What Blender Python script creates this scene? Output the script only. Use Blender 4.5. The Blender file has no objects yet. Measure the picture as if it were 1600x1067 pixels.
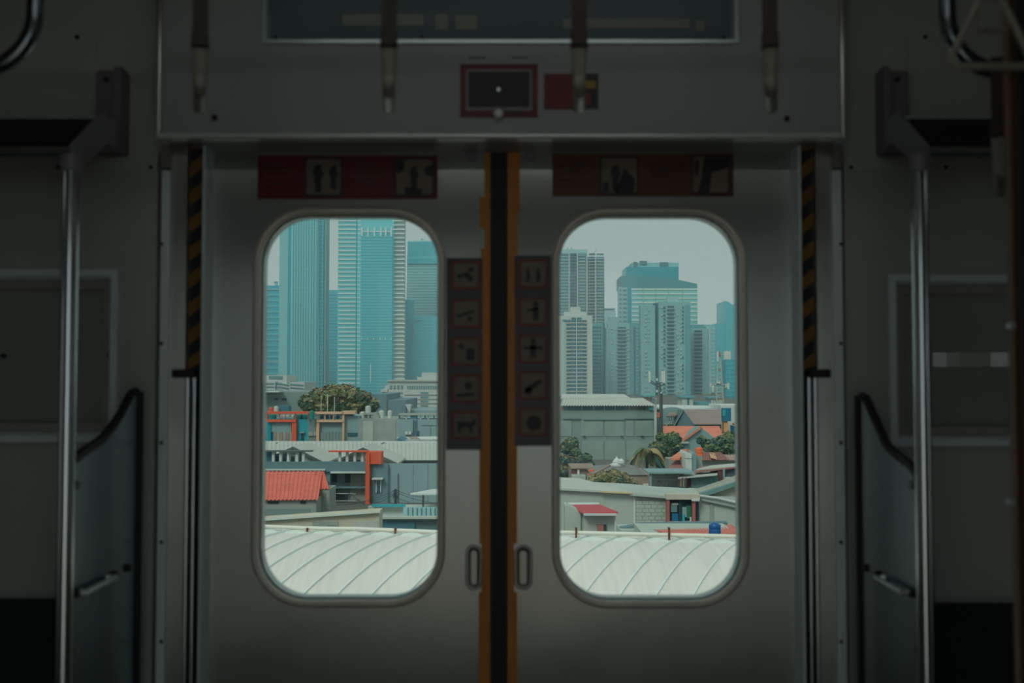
import bpy, bmesh, math, random
from mathutils import Vector, Matrix, noise
from mathutils.geometry import tessellate_polygon
random.seed(7)
PI = math.pi
SC = bpy.context.scene
COL = SC.collection

# ------------------------------------------------------------------ camera, sky, sun, exposure
F = 35 / 36 * 1600.0
CZ = 1.29
PITCH = math.radians(2.1)
cam_d = bpy.data.cameras.new('camera'); cam_d.lens = 35; cam_d.sensor_width = 36
cam_d.clip_start = 0.02; cam_d.clip_end = 6000
cam = bpy.data.objects.new('camera', cam_d); COL.objects.link(cam)
cam.location = (0, 0, CZ); cam.rotation_euler = (PI / 2 + PITCH, 0, 0)
cam_d.dof.use_dof = True; cam_d.dof.focus_distance = 130.0; cam_d.dof.aperture_fstop = 4.4
SC.camera = cam

W = bpy.data.worlds.new('world'); SC.world = W; W.use_nodes = True
nt = W.node_tree; bg = nt.nodes['Background']
tc = nt.nodes.new('ShaderNodeTexCoord'); sx = nt.nodes.new('ShaderNodeSeparateXYZ')
cr = nt.nodes.new('ShaderNodeValToRGB')
nt.links.new(tc.outputs['Generated'], sx.inputs[0])
# thin streaks of cloud
mp = nt.nodes.new('ShaderNodeMapping'); mp.inputs['Scale'].default_value = (3, 3, 40)
nz = nt.nodes.new('ShaderNodeTexNoise'); nz.inputs['Scale'].default_value = 2.0; nz.inputs['Detail'].default_value = 3
nt.links.new(tc.outputs['Generated'], mp.inputs[0]); nt.links.new(mp.outputs[0], nz.inputs['Vector'])
mth = nt.nodes.new('ShaderNodeMath'); mth.operation = 'MULTIPLY_ADD'; mth.inputs[1].default_value = 0.05
nt.links.new(nz.outputs['Fac'], mth.inputs[0]); nt.links.new(sx.outputs['Z'], mth.inputs[2])
nt.links.new(mth.outputs[0], cr.inputs['Fac'])
e = cr.color_ramp.elements
e[0].position = 0.0; e[0].color = (0.53, 0.60, 0.60, 1)
e[1].position = 1.0; e[1].color = (0.52, 0.58, 0.59, 1)
e2 = cr.color_ramp.elements.new(0.19); e2.color = (0.43, 0.495, 0.49, 1)
nt.links.new(cr.outputs[0], bg.inputs['Color']); bg.inputs['Strength'].default_value = 1.0

sun_d = bpy.data.lights.new('sun', 'SUN'); sun_d.energy = 1.35; sun_d.angle = 0.35; sun_d.color = (1.0, 0.97, 0.9)
sun = bpy.data.objects.new('sun', sun_d); COL.objects.link(sun)
sun.rotation_euler = (math.radians(49), 0, math.radians(-25))     # high, from behind the train

SC.view_settings.view_transform = 'Standard'; SC.view_settings.look = 'None'
SC.view_settings.exposure = 0.0; SC.view_settings.gamma = 1.0; SC.view_settings.use_curve_mapping = False
SC.cycles.max_bounces = 10; SC.cycles.diffuse_bounces = 4; SC.cycles.glossy_bounces = 5
SC.cycles.transparent_max_bounces = 12; SC.cycles.sample_clamp_indirect = 4.0

# ------------------------------------------------------------------ helpers
cP, sP = math.cos(PITCH), math.sin(PITCH)
def at(px, py, Y):
    u = (px - 800) / F; v = (533.5 - py) / F
    k = Y / (cP - v * sP)
    return Vector((u * k, Y, CZ + (sP + v * cP) * k))
GZ = CZ - 14.0
def s2l(c):
    return tuple(((x / 255) / 12.92 if x <= 10 else (((x / 255) + .055) / 1.055) ** 2.4) for x in c)

MATS = {}
def mat(name, col, rough=.6, metal=0., var=.0, scale=3., bump=0., stretch=(1, 1, 1), spec=None, rgb=True, aniso=0., trans=0.):
    if name in MATS: return MATS[name]
    m = bpy.data.materials.new(name); m.use_nodes = True
    n = m.node_tree; b = n.nodes['Principled BSDF']
    c = s2l(col) if rgb else col
    b.inputs['Base Color'].default_value = (*c, 1)
    b.inputs['Roughness'].default_value = rough; b.inputs['Metallic'].default_value = metal
    if spec is not None: b.inputs['Specular IOR Level'].default_value = spec
    if aniso: b.inputs['Anisotropic'].default_value = aniso
    if trans: b.inputs['Transmission Weight'].default_value = trans
    if var or bump:
        t = n.nodes.new('ShaderNodeTexCoord'); mp = n.nodes.new('ShaderNodeMapping')
        mp.inputs['Scale'].default_value = stretch
        z = n.nodes.new('ShaderNodeTexNoise'); z.inputs['Scale'].default_value = scale; z.inputs['Detail'].default_value = 5
        n.links.new(t.outputs['Object'], mp.inputs[0]); n.links.new(mp.outputs[0], z.inputs['Vector'])
        if var:
            r = n.nodes.new('ShaderNodeMapRange'); r.inputs[1].default_value = .3; r.inputs[2].default_value = .7
            r.inputs[3].default_value = 1 - var; r.inputs[4].default_value = 1 + var
            n.links.new(z.outputs['Fac'], r.inputs[0])
            x = n.nodes.new('ShaderNodeVectorMath'); x.operation = 'SCALE'; x.inputs[0].default_value = c
            n.links.new(r.outputs[0], x.inputs['Scale']); n.links.new(x.outputs[0], b.inputs['Base Color'])
        if bump:
            bp = n.nodes.new('ShaderNodeBump'); bp.inputs['Strength'].default_value = bump; bp.inputs['Distance'].default_value = .01
            n.links.new(z.outputs['Fac'], bp.inputs['Height']); n.links.new(bp.outputs[0], b.inputs['Normal'])
    MATS[name] = m; return m

def glass(name, tint, refl=1.0):
    m = bpy.data.materials.new(name); m.use_nodes = True; n = m.node_tree; n.nodes.clear()
    o = n.nodes.new('ShaderNodeOutputMaterial'); mx = n.nodes.new('ShaderNodeMixShader')
    t = n.nodes.new('ShaderNodeBsdfTransparent'); t.inputs[0].default_value = (*tint, 1)
    g = n.nodes.new('ShaderNodeBsdfGlossy'); g.inputs['Roughness'].default_value = .02
    fr = n.nodes.new('ShaderNodeFresnel'); fr.inputs[0].default_value = 1.45
    ml = n.nodes.new('ShaderNodeMath'); ml.operation = 'MULTIPLY'; ml.inputs[1].default_value = refl
    n.links.new(fr.outputs[0], ml.inputs[0]); n.links.new(ml.outputs[0], mx.inputs[0])
    n.links.new(t.outputs[0], mx.inputs[1]); n.links.new(g.outputs[0], mx.inputs[2]); n.links.new(mx.outputs[0], o.inputs[0])
    return m

class MB:
    def __init__(s): s.v = []; s.f = []; s.mi = []
    def add(s, vs, fs, k=0):
        b = len(s.v); s.v += [tuple(x) for x in vs]; s.f += [tuple(b + i for i in f) for f in fs]; s.mi += [k] * len(fs); return s
    def box(s, x0, x1, y0, y1, z0, z1, k=0):
        if x0 > x1: x0, x1 = x1, x0
        if y0 > y1: y0, y1 = y1, y0
        if z0 > z1: z0, z1 = z1, z0
        return s.add([(x0, y0, z0), (x1, y0, z0), (x1, y1, z0), (x0, y1, z0), (x0, y0, z1), (x1, y0, z1), (x1, y1, z1), (x0, y1, z1)],
                     [(0, 3, 2, 1), (4, 5, 6, 7), (0, 1, 5, 4), (1, 2, 6, 5), (2, 3, 7, 6), (3, 0, 4, 7)], k)
    def pb(s, px0, py0, px1, py1, Y, d, k=0):
        """box whose front face shows between two photo pixels at distance Y, running d further back"""
        a = at(px0, py0, Y); b = at(px1, py1, Y)
        a2 = at(px0, py1, Y)
        return s.box(a2.x, b.x, Y, Y + d, b.z, a.z, k)
    def poly(s, pts, d, k=0):
        """pts: world points in one plane of constant Y (any winding) extruded by d along +Y"""
        n = len(pts); P = [Vector(p) for p in pts]
        tr = tessellate_polygon([P])
        vs = P + [p + Vector((0, d, 0)) for p in P]
        return s.add(vs, [tuple(t) for t in tr] + [tuple(i + n for i in t) for t in tr] + [(i, (i + 1) % n, (i + 1) % n + n, i + n) for i in range(n)], k)
    def slab(s, a, b, c, d_, t, k=0):
        """quad a b c d with thickness t downward"""
        q = [Vector(x) for x in (a, b, c, d_)]; dn = Vector((0, 0, -t))
        return s.add(q + [x + dn for x in q], [(0, 1, 2, 3), (7, 6, 5, 4), (0, 4, 5, 1), (1, 5, 6, 2), (2, 6, 7, 3), (3, 7, 4, 0)], k)
    def corr(s, a, b, c, d_, n, amp, t=.05, k=0):
        """corrugated sheet: a-b eave, d-c ridge, n ridges across"""
        a, b, c, d_ = map(Vector, (a, b, c, d_)); nr = (b - a).cross(d_ - a).normalized()
        if nr.z < 0: nr = -nr
        N = n * 4; lo = []; hi = []
        for i in range(N + 1):
            w = nr * (amp * (1, 1, 0, 0)[i % 4]); lo.append(a.lerp(b, i / N) + w); hi.append(d_.lerp(c, i / N) + w)
        dn = nr * -t; vs = lo + hi + [x + dn for x in lo] + [x + dn for x in hi]; M = N + 1; fs = []
        for i in range(N): fs += [(i, i + 1, M + i + 1, M + i), (2 * M + i + 1, 2 * M + i, 3 * M + i, 3 * M + i + 1), (i, 2 * M + i, 2 * M + i + 1, i + 1), (M + i, M + i + 1, 3 * M + i + 1, 3 * M + i)]
        fs += [(0, M, 3 * M, 2 * M), (N, 2 * M + N, 3 * M + N, M + N)]
        return s.add(vs, fs, k)
    def tube(s, pts, r, seg=12, k=0, r2=None, caps=True):
        pts = [Vector(p) for p in pts]; n = len(pts); vs = []; up = None
        for i, p in enumerate(pts):
            d = (pts[min(i + 1, n - 1)] - pts[max(i - 1, 0)]).normalized()
            if up is None:
                up = d.orthogonal().normalized()
            else: up = (up - d * up.dot(d)).normalized()
            sd = d.cross(up); rr = r if r2 is None else r + (r2 - r) * i / (n - 1)
            for j in range(seg):
                a = 2 * PI * j / seg; vs.append(p + (up * math.cos(a) + sd * math.sin(a)) * rr)
        fs = [(i * seg + j, i * seg + (j + 1) % seg, (i + 1) * seg + (j + 1) % seg, (i + 1) * seg + j) for i in range(n - 1) for j in range(seg)]
        if caps: fs += [tuple(range(seg))[::-1], tuple((n - 1) * seg + j for j in range(seg))]
        return s.add(vs, fs, k)
    def lathe(s, prof, c, seg=16, k=0):
        """prof: (radius, z) from the bottom up, about a vertical axis through c"""
        vs = []
        for r, z in prof:
            for j in range(seg): vs.append((c[0] + r * math.cos(2 * PI * j / seg), c[1] + r * math.sin(2 * PI * j / seg), c[2] + z))
        n = len(prof)
        fs = [(i * seg + j, i * seg + (j + 1) % seg, (i + 1) * seg + (j + 1) % seg, (i + 1) * seg + j) for i in range(n - 1) for j in range(seg)]
        fs += [tuple(range(seg))[::-1], tuple((n - 1) * seg + j for j in range(seg))]
        return s.add(vs, fs, k)
    def build(s, name, m, parent=None, smooth=False, kind=None, label=None, bevel=0):
        me = bpy.data.meshes.new(name); off = Vector((0, 0, 0)); p = parent
        while p is not None: off += p.location; p = p.parent
        me.from_pydata([tuple(Vector(x) - off) for x in s.v], [], s.f)
        ms = m if isinstance(m, (list, tuple)) else [m]
        for q in ms: me.materials.append(q)
        if len(ms) > 1: me.polygons.foreach_set('material_index', s.mi)
        bm = bmesh.new(); bm.from_mesh(me); bmesh.ops.recalc_face_normals(bm, faces=bm.faces)
        bm.to_mesh(me); bm.free()
        if smooth: me.shade_smooth()
        me.update()
        o = bpy.data.objects.new(name, me); COL.objects.link(o); o.parent = parent
        if smooth == 'auto':
            me.shade_smooth()
            mo = o.modifiers.new('e', 'EDGE_SPLIT'); mo.split_angle = math.radians(40)
        if bevel:
            mo = o.modifiers.new('b', 'BEVEL'); mo.width = bevel; mo.segments = 2; mo.limit_method = 'ANGLE'
        if kind: o['kind'] = kind
        if label: o['label'] = label
        return o

def tag(o, label, cat, group=None, kind=None):
    o['label'] = label; o['category'] = cat
    if group: o['group'] = group
    if kind: o['kind'] = kind
    return o
def thing(name, label, cat, loc, group=None):
    o = bpy.data.objects.new(name, None); COL.objects.link(o); o.location = loc; o.empty_display_size = .2
    return tag(o, label, cat, group)
def copy_tree(o, parent=None):
    c = o.copy(); COL.objects.link(c); c.parent = parent
    for ch in list(o.children): copy_tree(ch, c)
    return c
def struct(mb, name, m, parent=None, **k):
    o = mb.build(name, m, parent, **k)
    if parent is None: o['kind'] = 'structure'
    return o
def sroot(name, loc=(0, 0, 0)):
    o = bpy.data.objects.new(name, None); COL.objects.link(o); o.location = loc; o['kind'] = 'structure'; return o

def rrect(x0, x1, z0, z1, r, n=10):
    out = []
    for cx, cz, a0 in ((x1 - r, z1 - r, 0), (x0 + r, z1 - r, 90), (x0 + r, z0 + r, 180), (x1 - r, z0 + r, 270)):
        for i in range(n + 1):
            a = math.radians(a0 + 90 * i / n); out.append((cx + r * math.cos(a), cz + r * math.sin(a)))
    return out
def holed(mb, outer, inner, Y0, Y1, k=0):
    o = [Vector((x, Y0, z)) for x, z in outer]; i = [Vector((x, Y0, z)) for x, z in inner]
    # tessellate in a 2-D frame
    tr = tessellate_polygon([[Vector((x, z, 0)) for x, z in outer], [Vector((x, z, 0)) for x, z in reversed(inner)]])
    allv = o + list(reversed(i)); n = len(allv); D = Vector((0, Y1 - Y0, 0)); no = len(o)
    fs = [tuple(t) for t in tr] + [tuple(q + n for q in t) for t in tr]
    fs += [(a, (a + 1) % no, (a + 1) % no + n, a + n) for a in range(no)]
    ni = len(i)
    fs += [(no + a, no + (a + 1) % ni, no + (a + 1) % ni + n, no + a + n) for a in range(ni)]
    return mb.add(allv + [v + D for v in allv], fs, k)
def loft(mb, loops, closed=False, k=0):
    """loops of (x, y, z) with equal counts"""
    n = len(loops[0]); vs = [p for l in loops for p in l]; fs = []
    m = len(loops)
    for i in range(m if closed else m - 1):
        for j in range(n):
            fs.append((i * n + j, i * n + (j + 1) % n, ((i + 1) % m) * n + (j + 1) % n, ((i + 1) % m) * n + j))
    return mb.add(vs, fs, k)
def wall_grid(mb, x0, x1, z0, z1, y0, y1, holes):
    xs = sorted({x0, x1, *[h[0] for h in holes], *[h[1] for h in holes]}); zs = sorted({z0, z1, *[h[2] for h in holes], *[h[3] for h in holes]})
    for a, b in zip(xs, xs[1:]):
        for c, d in zip(zs, zs[1:]):
            mx, mz = (a + b) / 2, (c + d) / 2
            if not any(h[0] < mx < h[1] and h[2] < mz < h[3] for h in holes): mb.box(a, b, y0, y1, c, d)
    return mb

# ------------------------------------------------------------------ interior materials
def brushed(name, col, rough, aniso, var, wav=.12):
    m = mat(name, col, rough, 1., var, 2.2, 0, (1, 1, .35), aniso=aniso); n = m.node_tree; b = n.nodes['Principled BSDF']
    t = n.nodes.new('ShaderNodeCombineXYZ'); t.inputs[0].default_value = 1.0; n.links.new(t.outputs[0], b.inputs['Tangent'])   # brushed upright: highlights spread sideways
    b.inputs['Anisotropic Rotation'].default_value = 0.0
    tc = n.nodes.new('ShaderNodeTexCoord'); z = n.nodes.new('ShaderNodeTexNoise'); z.inputs['Scale'].default_value = 3.0; z.inputs['Detail'].default_value = 1.5
    bp = n.nodes.new('ShaderNodeBump'); bp.inputs['Strength'].default_value = wav; bp.inputs['Distance'].default_value = .02
    n.links.new(tc.outputs['Object'], z.inputs['Vector']); n.links.new(z.outputs['Fac'], bp.inputs['Height']); n.links.new(bp.outputs[0], b.inputs['Normal'])
    return m
M_steel = brushed('brushed_steel', (182, 185, 180), .32, .93, .12, .16)
M_steel2 = brushed('pillar_steel', (180, 180, 173), .34, .9, .08)
M_bez = mat('bezel_alloy', (218, 210, 196), .4, .25, .06, 8)
M_chrome = mat('chrome', (205, 212, 214), .16, 1., .03, 6)
M_alu = mat('aluminium', (190, 204, 204), .3, .55, .05, 8)
M_wall = mat('wall_laminate', (162, 166, 159), .55, 0, .06, 3, 0)
M_head = mat('header_panel', (150, 154, 152), .5, .0, .06, 3, 0)
M_black = mat('black_rubber', (16, 17, 18), .6)
M_yell = mat('yellow_tape', (198, 118, 6), .5, 0, .12, 12)
M_red = mat('red_vinyl', (100, 12, 12), .5, 0, .08, 20)
M_ora = mat('orange_vinyl', (92, 52, 8), .5, 0, .08, 20)
M_sblk = mat('black_vinyl', (24, 27, 30), .35, 0, .1, 20)
M_cream = mat('cream_print', (118, 106, 86), .5)
M_dark = mat('dark_print', (24, 26, 28), .5)
M_ring = mat('red_print', (120, 40, 32), .5)
M_gask = mat('window_gasket', (34, 30, 30), .5)
M_screw = mat('dark_screw', (30, 30, 30), .5, .4)
M_glass = glass('window_glass', (.90, .965, .95), .6)
M_gframe = glass('cover_glass', (.94, .97, .97), 1.1)
M_floor = mat('floor_vinyl', (95, 95, 92), .45, 0, .1, 8)
M_ceil = mat('ceiling_paint', (165, 165, 158), .6, 0, .04, 2)
M_seat = mat('seat_moquette', (14, 34, 28), .95, 0, .25, 60, .3)
M_strap = mat('strap_vinyl', (48, 38, 26), .6, 0, .1, 30)
M_hand = mat('strap_handle_plastic', (128, 126, 112), .35, 0, .05, 20)
M_blind = mat('roller_blind', (176, 173, 163), .7, 0, .08, 4)
M_rail = mat('dull_chrome', (120, 128, 132), .2, 1., .03, 6)
M_frame = mat('pale_alloy', (214, 228, 230), .4, .15, .04, 8)
M_infr = mat('inner_frame_grey', (150, 148, 140), .5, .1)
M_rack = mat('rack_mesh', (24, 26, 26), .6, .3)
M_brack = mat('bracket_grey', (118, 118, 118), .5, .2)

# ------------------------------------------------------------------ the carriage shell
YD = 2.20      # door leaf face
YF = 2.14      # door pillars and side wall face
YH = 2.06      # header face
YR = -0.46     # opposite wall
zH = at(800, 214, YH).z                    # underside of the header
struct(MB().box(-7, 7, YR - .08, 2.3, -.06, 0), 'floor', M_floor)
struct(MB().box(-7, 7, YR - .08, 2.3, 2.26, 2.32), 'ceiling', M_ceil)
def X(px, Y): return (px - 800) / F * Y * 1.0
def Zp(py, Y): return at(800, py, Y).z
# side walls with a window opening each
wl = MB(); xl = X(243, YF)
lw = (-1.7, at(176, 555, YF).x, Zp(680, YF), Zp(432, YF))
wall_grid(wl, -7, xl, 0, 2.26, YF, YF + .12, [lw]); struct(wl, 'wall_left', M_wall)
wr = MB(); xr = X(1322, YF)
rw = (at(1397, 555, YF).x, 1.75, Zp(686, YF), Zp(440, YF))
wall_grid(wr, xr, 7, 0, 2.26, YF, YF + .12, [rw]); struct(wr, 'wall_right', M_wall)
for sx_, nm in ((-7.08, 'wall_end_left'), (7, 'wall_end_right')):
    struct(MB().box(sx_, sx_ + .08, YR - .08, 2.3, -.06, 2.32), nm, M_wall)
# opposite wall: open doorway behind the camera, side doorways added for light, reflection slot
dx = X(784, YD)
rear = MB(); wall_grid(rear, -7, 7, 0, 2.26, YR - .1, YR, [(dx - .65, dx + .65, 0, 1.83), (dx + 4.15, dx + 5.45, 0, 1.83), (dx - 5.45, dx - 4.15, 0, 1.83), (2.03, 2.75, 1.345, 1.415)])
struct(rear, 'wall_rear', M_wall)
struct(MB().box(-30, 30, -14, YR - .16, -.3, -.05), 'platform', mat('platform_concrete', (206, 204, 196), .8, 0, .1, 1))
struct(MB().box(-30, 30, -4.2, -.95, 3.1, 3.2), 'added_sun_canopy', MATS['platform_concrete'])  # unseen roof added to keep the sun out of the doorway
for x in (-9, -3, 3, 9): struct(MB().box(x - .1, x + .1, -2.3, -2.1, -.05, 3.1), 'platform_column', MATS['platform_concrete'])
pc = MB().box(-30, 30, -5.5, -5.2, GZ, -.3); struct(pc, 'platform_wall', MATS['platform_concrete'])
struct(MB().box(-7, 7, -.3, 2.1, GZ, -.07), 'track_viaduct', MATS['platform_concrete'])

M_tube = bpy.data.materials.new('fill_lamp_tube'); M_tube.use_nodes = True
M_tube.node_tree.nodes['Principled BSDF'].inputs['Emission Color'].default_value = (.94, 1, .97, 1); M_tube.node_tree.nodes['Principled BSDF'].inputs['Emission Strength'].default_value = 2.6
for row, y in enumerate((.35, 1.25)):  # unseen tube lamps, added to brighten the interior
    for k in (-2, 0, 2):
        t = thing('added_fill_lamp', 'unseen tube lamp added to brighten the carriage', 'lamp', (k * 1.9, y, 2.26), 'added fill lamps out of view') if False else None
        t = sroot('added_fill_lamp', (k * 1.9, y, 2.26)); t['label'] = 'dim tube lamp on the carriage ceiling'; t['kind'] = 'thing'; t['category'] = 'lamp'; t['group'] = 'added fill lamps'
        MB().box(k * 1.9 - .62, k * 1.9 + .62, y - .07, y + .07, 2.235, 2.2598).build('fill_lamp_tray', M_ceil, t)
        MB().tube([(k * 1.9 - .58, y, 2.218), (k * 1.9 + .58, y, 2.218)], .016, 10).build('fill_lamp_tube', M_tube, t, smooth='auto')

# windows of the side walls
def side_window(name, w, sgn, screws):
    x0, x1, z0, z1 = w; r = sroot(name, ((x0 + x1) / 2, YF, z0)); t = .012
    fr = MB(); loops = []
    for (o, y) in ((.014, YF - .001), (.014, YF - .014), (.0, YF - .014), (-.006, YF - .006), (-.006, YF + .05)):
        loops.append([(x0 - o, y, z0 - o), (x1 + o, y, z0 - o), (x1 + o, y, z1 + o), (x0 - o, y, z1 + o)])
    loft(fr, loops); struct(fr, 'window_frame', M_frame, r)
    inner = MB(); e_ = .026
    holed(inner, [(x0, z0), (x1, z0), (x1, z1), (x0, z1)], [(x0 + e_, z0 + e_), (x1 - e_, z0 + e_), (x1 - e_, z1 - e_), (x0 + e_, z1 - e_)], YF + .014, YF + .05)
    struct(inner, 'inner_frame', M_infr, r)
    struct(MB().box(x0, x1, YF + .03, YF + .033, z0, z1), 'pane', M_gframe, r)
    bl = MB()
    n = 3
    bl.box(x0, x1, YF + .038, YF + .044, z0, z1); struct(bl, 'roller_blind', M_blind, r)
    sc = MB()
    for (px, py) in screws:
        p = at(px, py, YF + .01); sc.lathe([(.004, -.004), (.004, .004)], (0, 0, 0), 8) if False else sc.tube([(p.x, YF + .006, p.z), (p.x, YF + .015, p.z)], .005, 8)
    struct(sc, 'frame_screws', M_screw, r)
side_window('window_1', lw, -1, [(171, 555), (5, 556)])
side_window('window_2', rw, 1, [(1396, 561)])

# header over the door
hd = MB()
hx0, hx1 = X(243, YH) , X(1322, YH)
rm = (at(414, 40, YH).x, at(1150, 40, YH).x, at(800, 66, YH).z, 2.14)
wall_grid(hd, hx0, hx1, zH, 2.26, YH, YF + .12, [rm])
head = sroot('trim_1', ((hx0 + hx1) / 2, YH, zH))
struct(hd, 'header_panel', M_head, head)
eb = MB().tube([(hx0 - .004, YH + .001, zH + .003), (hx1 + .004, YH + .001, zH + .003)], .0068, 12).box(hx0, hx1, YH + .002, YH + .03, zH - .003, zH + .001)
struct(eb, 'bottom_edge_strip', mat('edge_strip_alloy', (226, 232, 230), .3, .3), head, smooth='auto')
for a in (hx0, hx1):
    s_ = 1 if a > 0 else -1
    struct(MB().box(a - .006, a + .006, YH - .008, YH + .05, zH, 2.26), 'side_edge_strip', M_steel2, head, bevel=.004)
sc = MB()
for (px, py) in ((336, 184), (1229, 186)):
    p = at(px, py, YH); sc = MB().tube([(p.x, YH - .004, p.z), (p.x, YH + .002, p.z)], .006, 10); struct(sc, 'screw', M_screw, head)
for (px0, px1) in ((733, 760), (800, 825)):
    mm_ = MB()
    for k in range(4):
        a = px0 + (px1 - px0) * k / 4
        mm_.pb(a, 88.5, a + (px1 - px0) / 4 * .72, 91.5, YH - .001, .002)
    struct(mm_, 'small_print', M_dark, head)

# pillars beside the door: inner face, pocket slot, screws strip
def pillar(name, xa, xb, xc, xd, sgn):
    # xa..xb wall-side screw strip, xb..xc pillar face, xc..xd slot with tape, then thin lip
    r = sroot(name, (X(xb, YF), YF, 0)); zt = zH
    face0, face1 = sorted((X(xb, YF), X(xc, YF)))
    struct(MB().box(face0, face1, YF - .004, YF + .12, 0, zt), 'pillar_face', M_steel2, r)
    s0, s1 = sorted((X(xa, YF - .01), X(xb, YF - .01)))
    struct(MB().box(s0, s1, YF - .016, YF + .12, 0, Zp(268, YF)), 'cover_strip', M_frame, r, bevel=.002)
    struct(MB().box(s0 - .001, s1 + .001, YF - .018, YF + .12, Zp(265, YF), zt), 'cover_strip_cap', M_hand, r, bevel=.002)
    for py in range(383 - 154, 1400, 154):
        if py < 300: continue
        p = at((xa + xb) / 2, py, YF); struct(MB().tube([(p.x, YF - .0185, p.z), (p.x, YF - .010, p.z)], .004, 8), 'screw', M_screw, r)
    a0, a1 = sorted((X(xc, YF + .02), X(xd, YF + .02)))
    struct(MB().box(a0 - .002, a1 + .002, YF + .03, YF + .12, 0, zt), 'slot_back', M_screw, r)
    # hazard tape with slanted bands
    zb = Zp(580, YF + .02); tp = MB(); tp.box(a0, a1, YF + .018, YF + .03, zb, zt); tape = tp.build('hazard_tape', M_sblk, r)
    w = a1 - a0; h = (zt - zb); nb = 8; st = h / nb; bands = MB()
    for i in range(nb + 1):
        z = zb + i * st - .01
        z1_, z2_ = max(zb, z), min(zt, z + st * .5)
        P = [(a0, z), (a1, z + st * .45), (a1, z + st * .95), (a0, z + st * .5)]
        P = [(x, min(max(q, zb), zt)) for x, q in P]
        bands.poly([Vector((x, YF + .0172, q)) for x, q in P], .0008)
    bands.build('yellow_band', mat('hazard_yellow', (120, 84, 24), .5, 0, .2, 20), tape)
    # lip next to the leaf
    l0, l1 = sorted((X(xd, YF), X(xd + sgn * 4, YF)))
    struct(MB().box(l0, l1, YF - .002, YD + .06, 0, zt), 'pocket_lip', M_frame, r)
    # guide tubes below the tape, with a black stop on top
    for q in (.28, .72):
        x = a0 + (a1 - a0) * q
        struct(MB().tube([(x, YF + .008, 0), (x, YF + .008, zb - .006)], .0052, 10), 'guide_tube', M_chrome, r, smooth='auto')
    c0, c1 = sorted((X(xc - sgn * 17, YF), X(xd - sgn * 8, YF)))
    struct(MB().box(c0, c1, YF - .02, YF + .01, zb - .014, zb + .004), 'door_stop', M_black, r, bevel=.002)
    return r
pillar('trim_2', 250, 263, 290, 314, 1)
pillar('trim_3', 1317, 1303, 1277, 1254, -1)
# filler behind strips so no light leaks
struct(MB().box(hx0 - .02, X(263, YF), YF + .02, YF + .12, 0, zH).box(X(1303, YF), hx1 + .02, YF + .02, YF + .12, 0, zH), 'trim_4', M_wall)
struct(MB().box(hx0, hx1, YD + .05, YD + .06, zH - .004, 2.26), 'trim_5', M_wall)

# ------------------------------------------------------------------ the two door leaves
def ppt(px, py, Y=None):
    p = at(px, py, Y or YD); return (p.x, p.z)
def door(name, xo, xi, win, hx, sgn):
    """xo outer edge px, xi meeting edge px"""
    r = sroot(name, (X((xo + xi) / 2, YD), YD, 0.0))
    x0, x1 = sorted((X(xo, YD), X(xi, YD))); ztop = zH + .03
    a = at(win[0], (win[1] + win[3]) / 2, YD).x; b = at(win[2], (win[1] + win[3]) / 2, YD).x
    zt, zb = Zp(win[1], YD), Zp(win[3], YD); R = .105
    leaf = MB(); holed(leaf, [(x0, .01), (x1, .01), (x1, ztop), (x0, ztop)], rrect(a - .004, b + .004, zb - .004, zt + .004, R + .004), YD, YD + .035)
    struct(leaf, 'door_panel', M_steel, r)
    # bezel: a rounded raised frame with an inner reveal
    def L(o, y, rr=None): return [(x, y, z) for x, z in rrect(a - o, b + o, zb - o, zt + o, R + o)]
    bz = MB(); loft(bz, [L(.019, YD), L(.018, YD - .005), L(.013, YD - .009), L(.006, YD - .009), L(.0035, YD - .005), L(.001, YD + .008)])
    struct(bz, 'window_bezel', M_bez, r, smooth=True)
    gk = MB(); loft(gk, [L(.0012, YD + .006), L(-.0008, YD + .010), L(-.0008, YD + .017), L(.003, YD + .018)]); struct(gk, 'gasket', M_gask, r, smooth=True)
    rv = MB(); loft(rv, [L(.003, YD + .0255), L(.0002, YD + .0256), L(.0002, YD + .052), L(.03, YD + .055), L(.03, YD + .036)]); struct(rv, 'outer_reveal', mat('outer_lip_alloy', (196, 202, 198), .5, .1), r)
    gl = MB(); gl.poly([Vector((x, YD + .020, z)) for x, z in rrect(a + .0, b - .0, zb, zt, R)], .005); struct(gl, 'pane', M_glass, r)
    # rubber edge
    cpx = 780; e0, e1 = sorted((X(xi, YD), X(cpx, YD)))
    struct(MB().box(e0, e1 - .0003, YD + .004, YD + .035, .01, ztop), 'rubber_edge', M_black, r)
    return r, x0, x1, ztop
dl, *_ = door('door_1', 316, 765, (407, 337, 683, 936), 740, 1)
dr, *_ = door('door_2', 1252, 795, (875, 337, 1156, 937), 817, -1)

def strip(root, prof, xedge, sgn):
    """yellow edge marking with steps: list of (y_top, x_outer)"""
    pts = [at(xedge, prof[0][0], YD - .0012)]
    pts = []
    for i, (py, px) in enumerate(prof[:-1]):
        pts.append(at(px, py, YD - .0012)); pts.append(at(px, prof[i + 1][0], YD - .0012))
    pts.append(at(xedge, prof[-1][0], YD - .0012)); pts.append(at(xedge, prof[0][0], YD - .0012))
    return struct(MB().poly(pts, .0011), 'yellow_edge_tape', M_yell, root)
strip(dl, [(222, 757), (308, 749), (356, 757), (388, 751), (404, 753.5), (703, 749), (850, 752), (925, 748), (1300, 748)], 766, 1)
strip(dr, [(222, 812), (330, 809), (398, 804), (697, 808), (850, 803), (925, 808), (1300, 808)], 793, -1)

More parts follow.
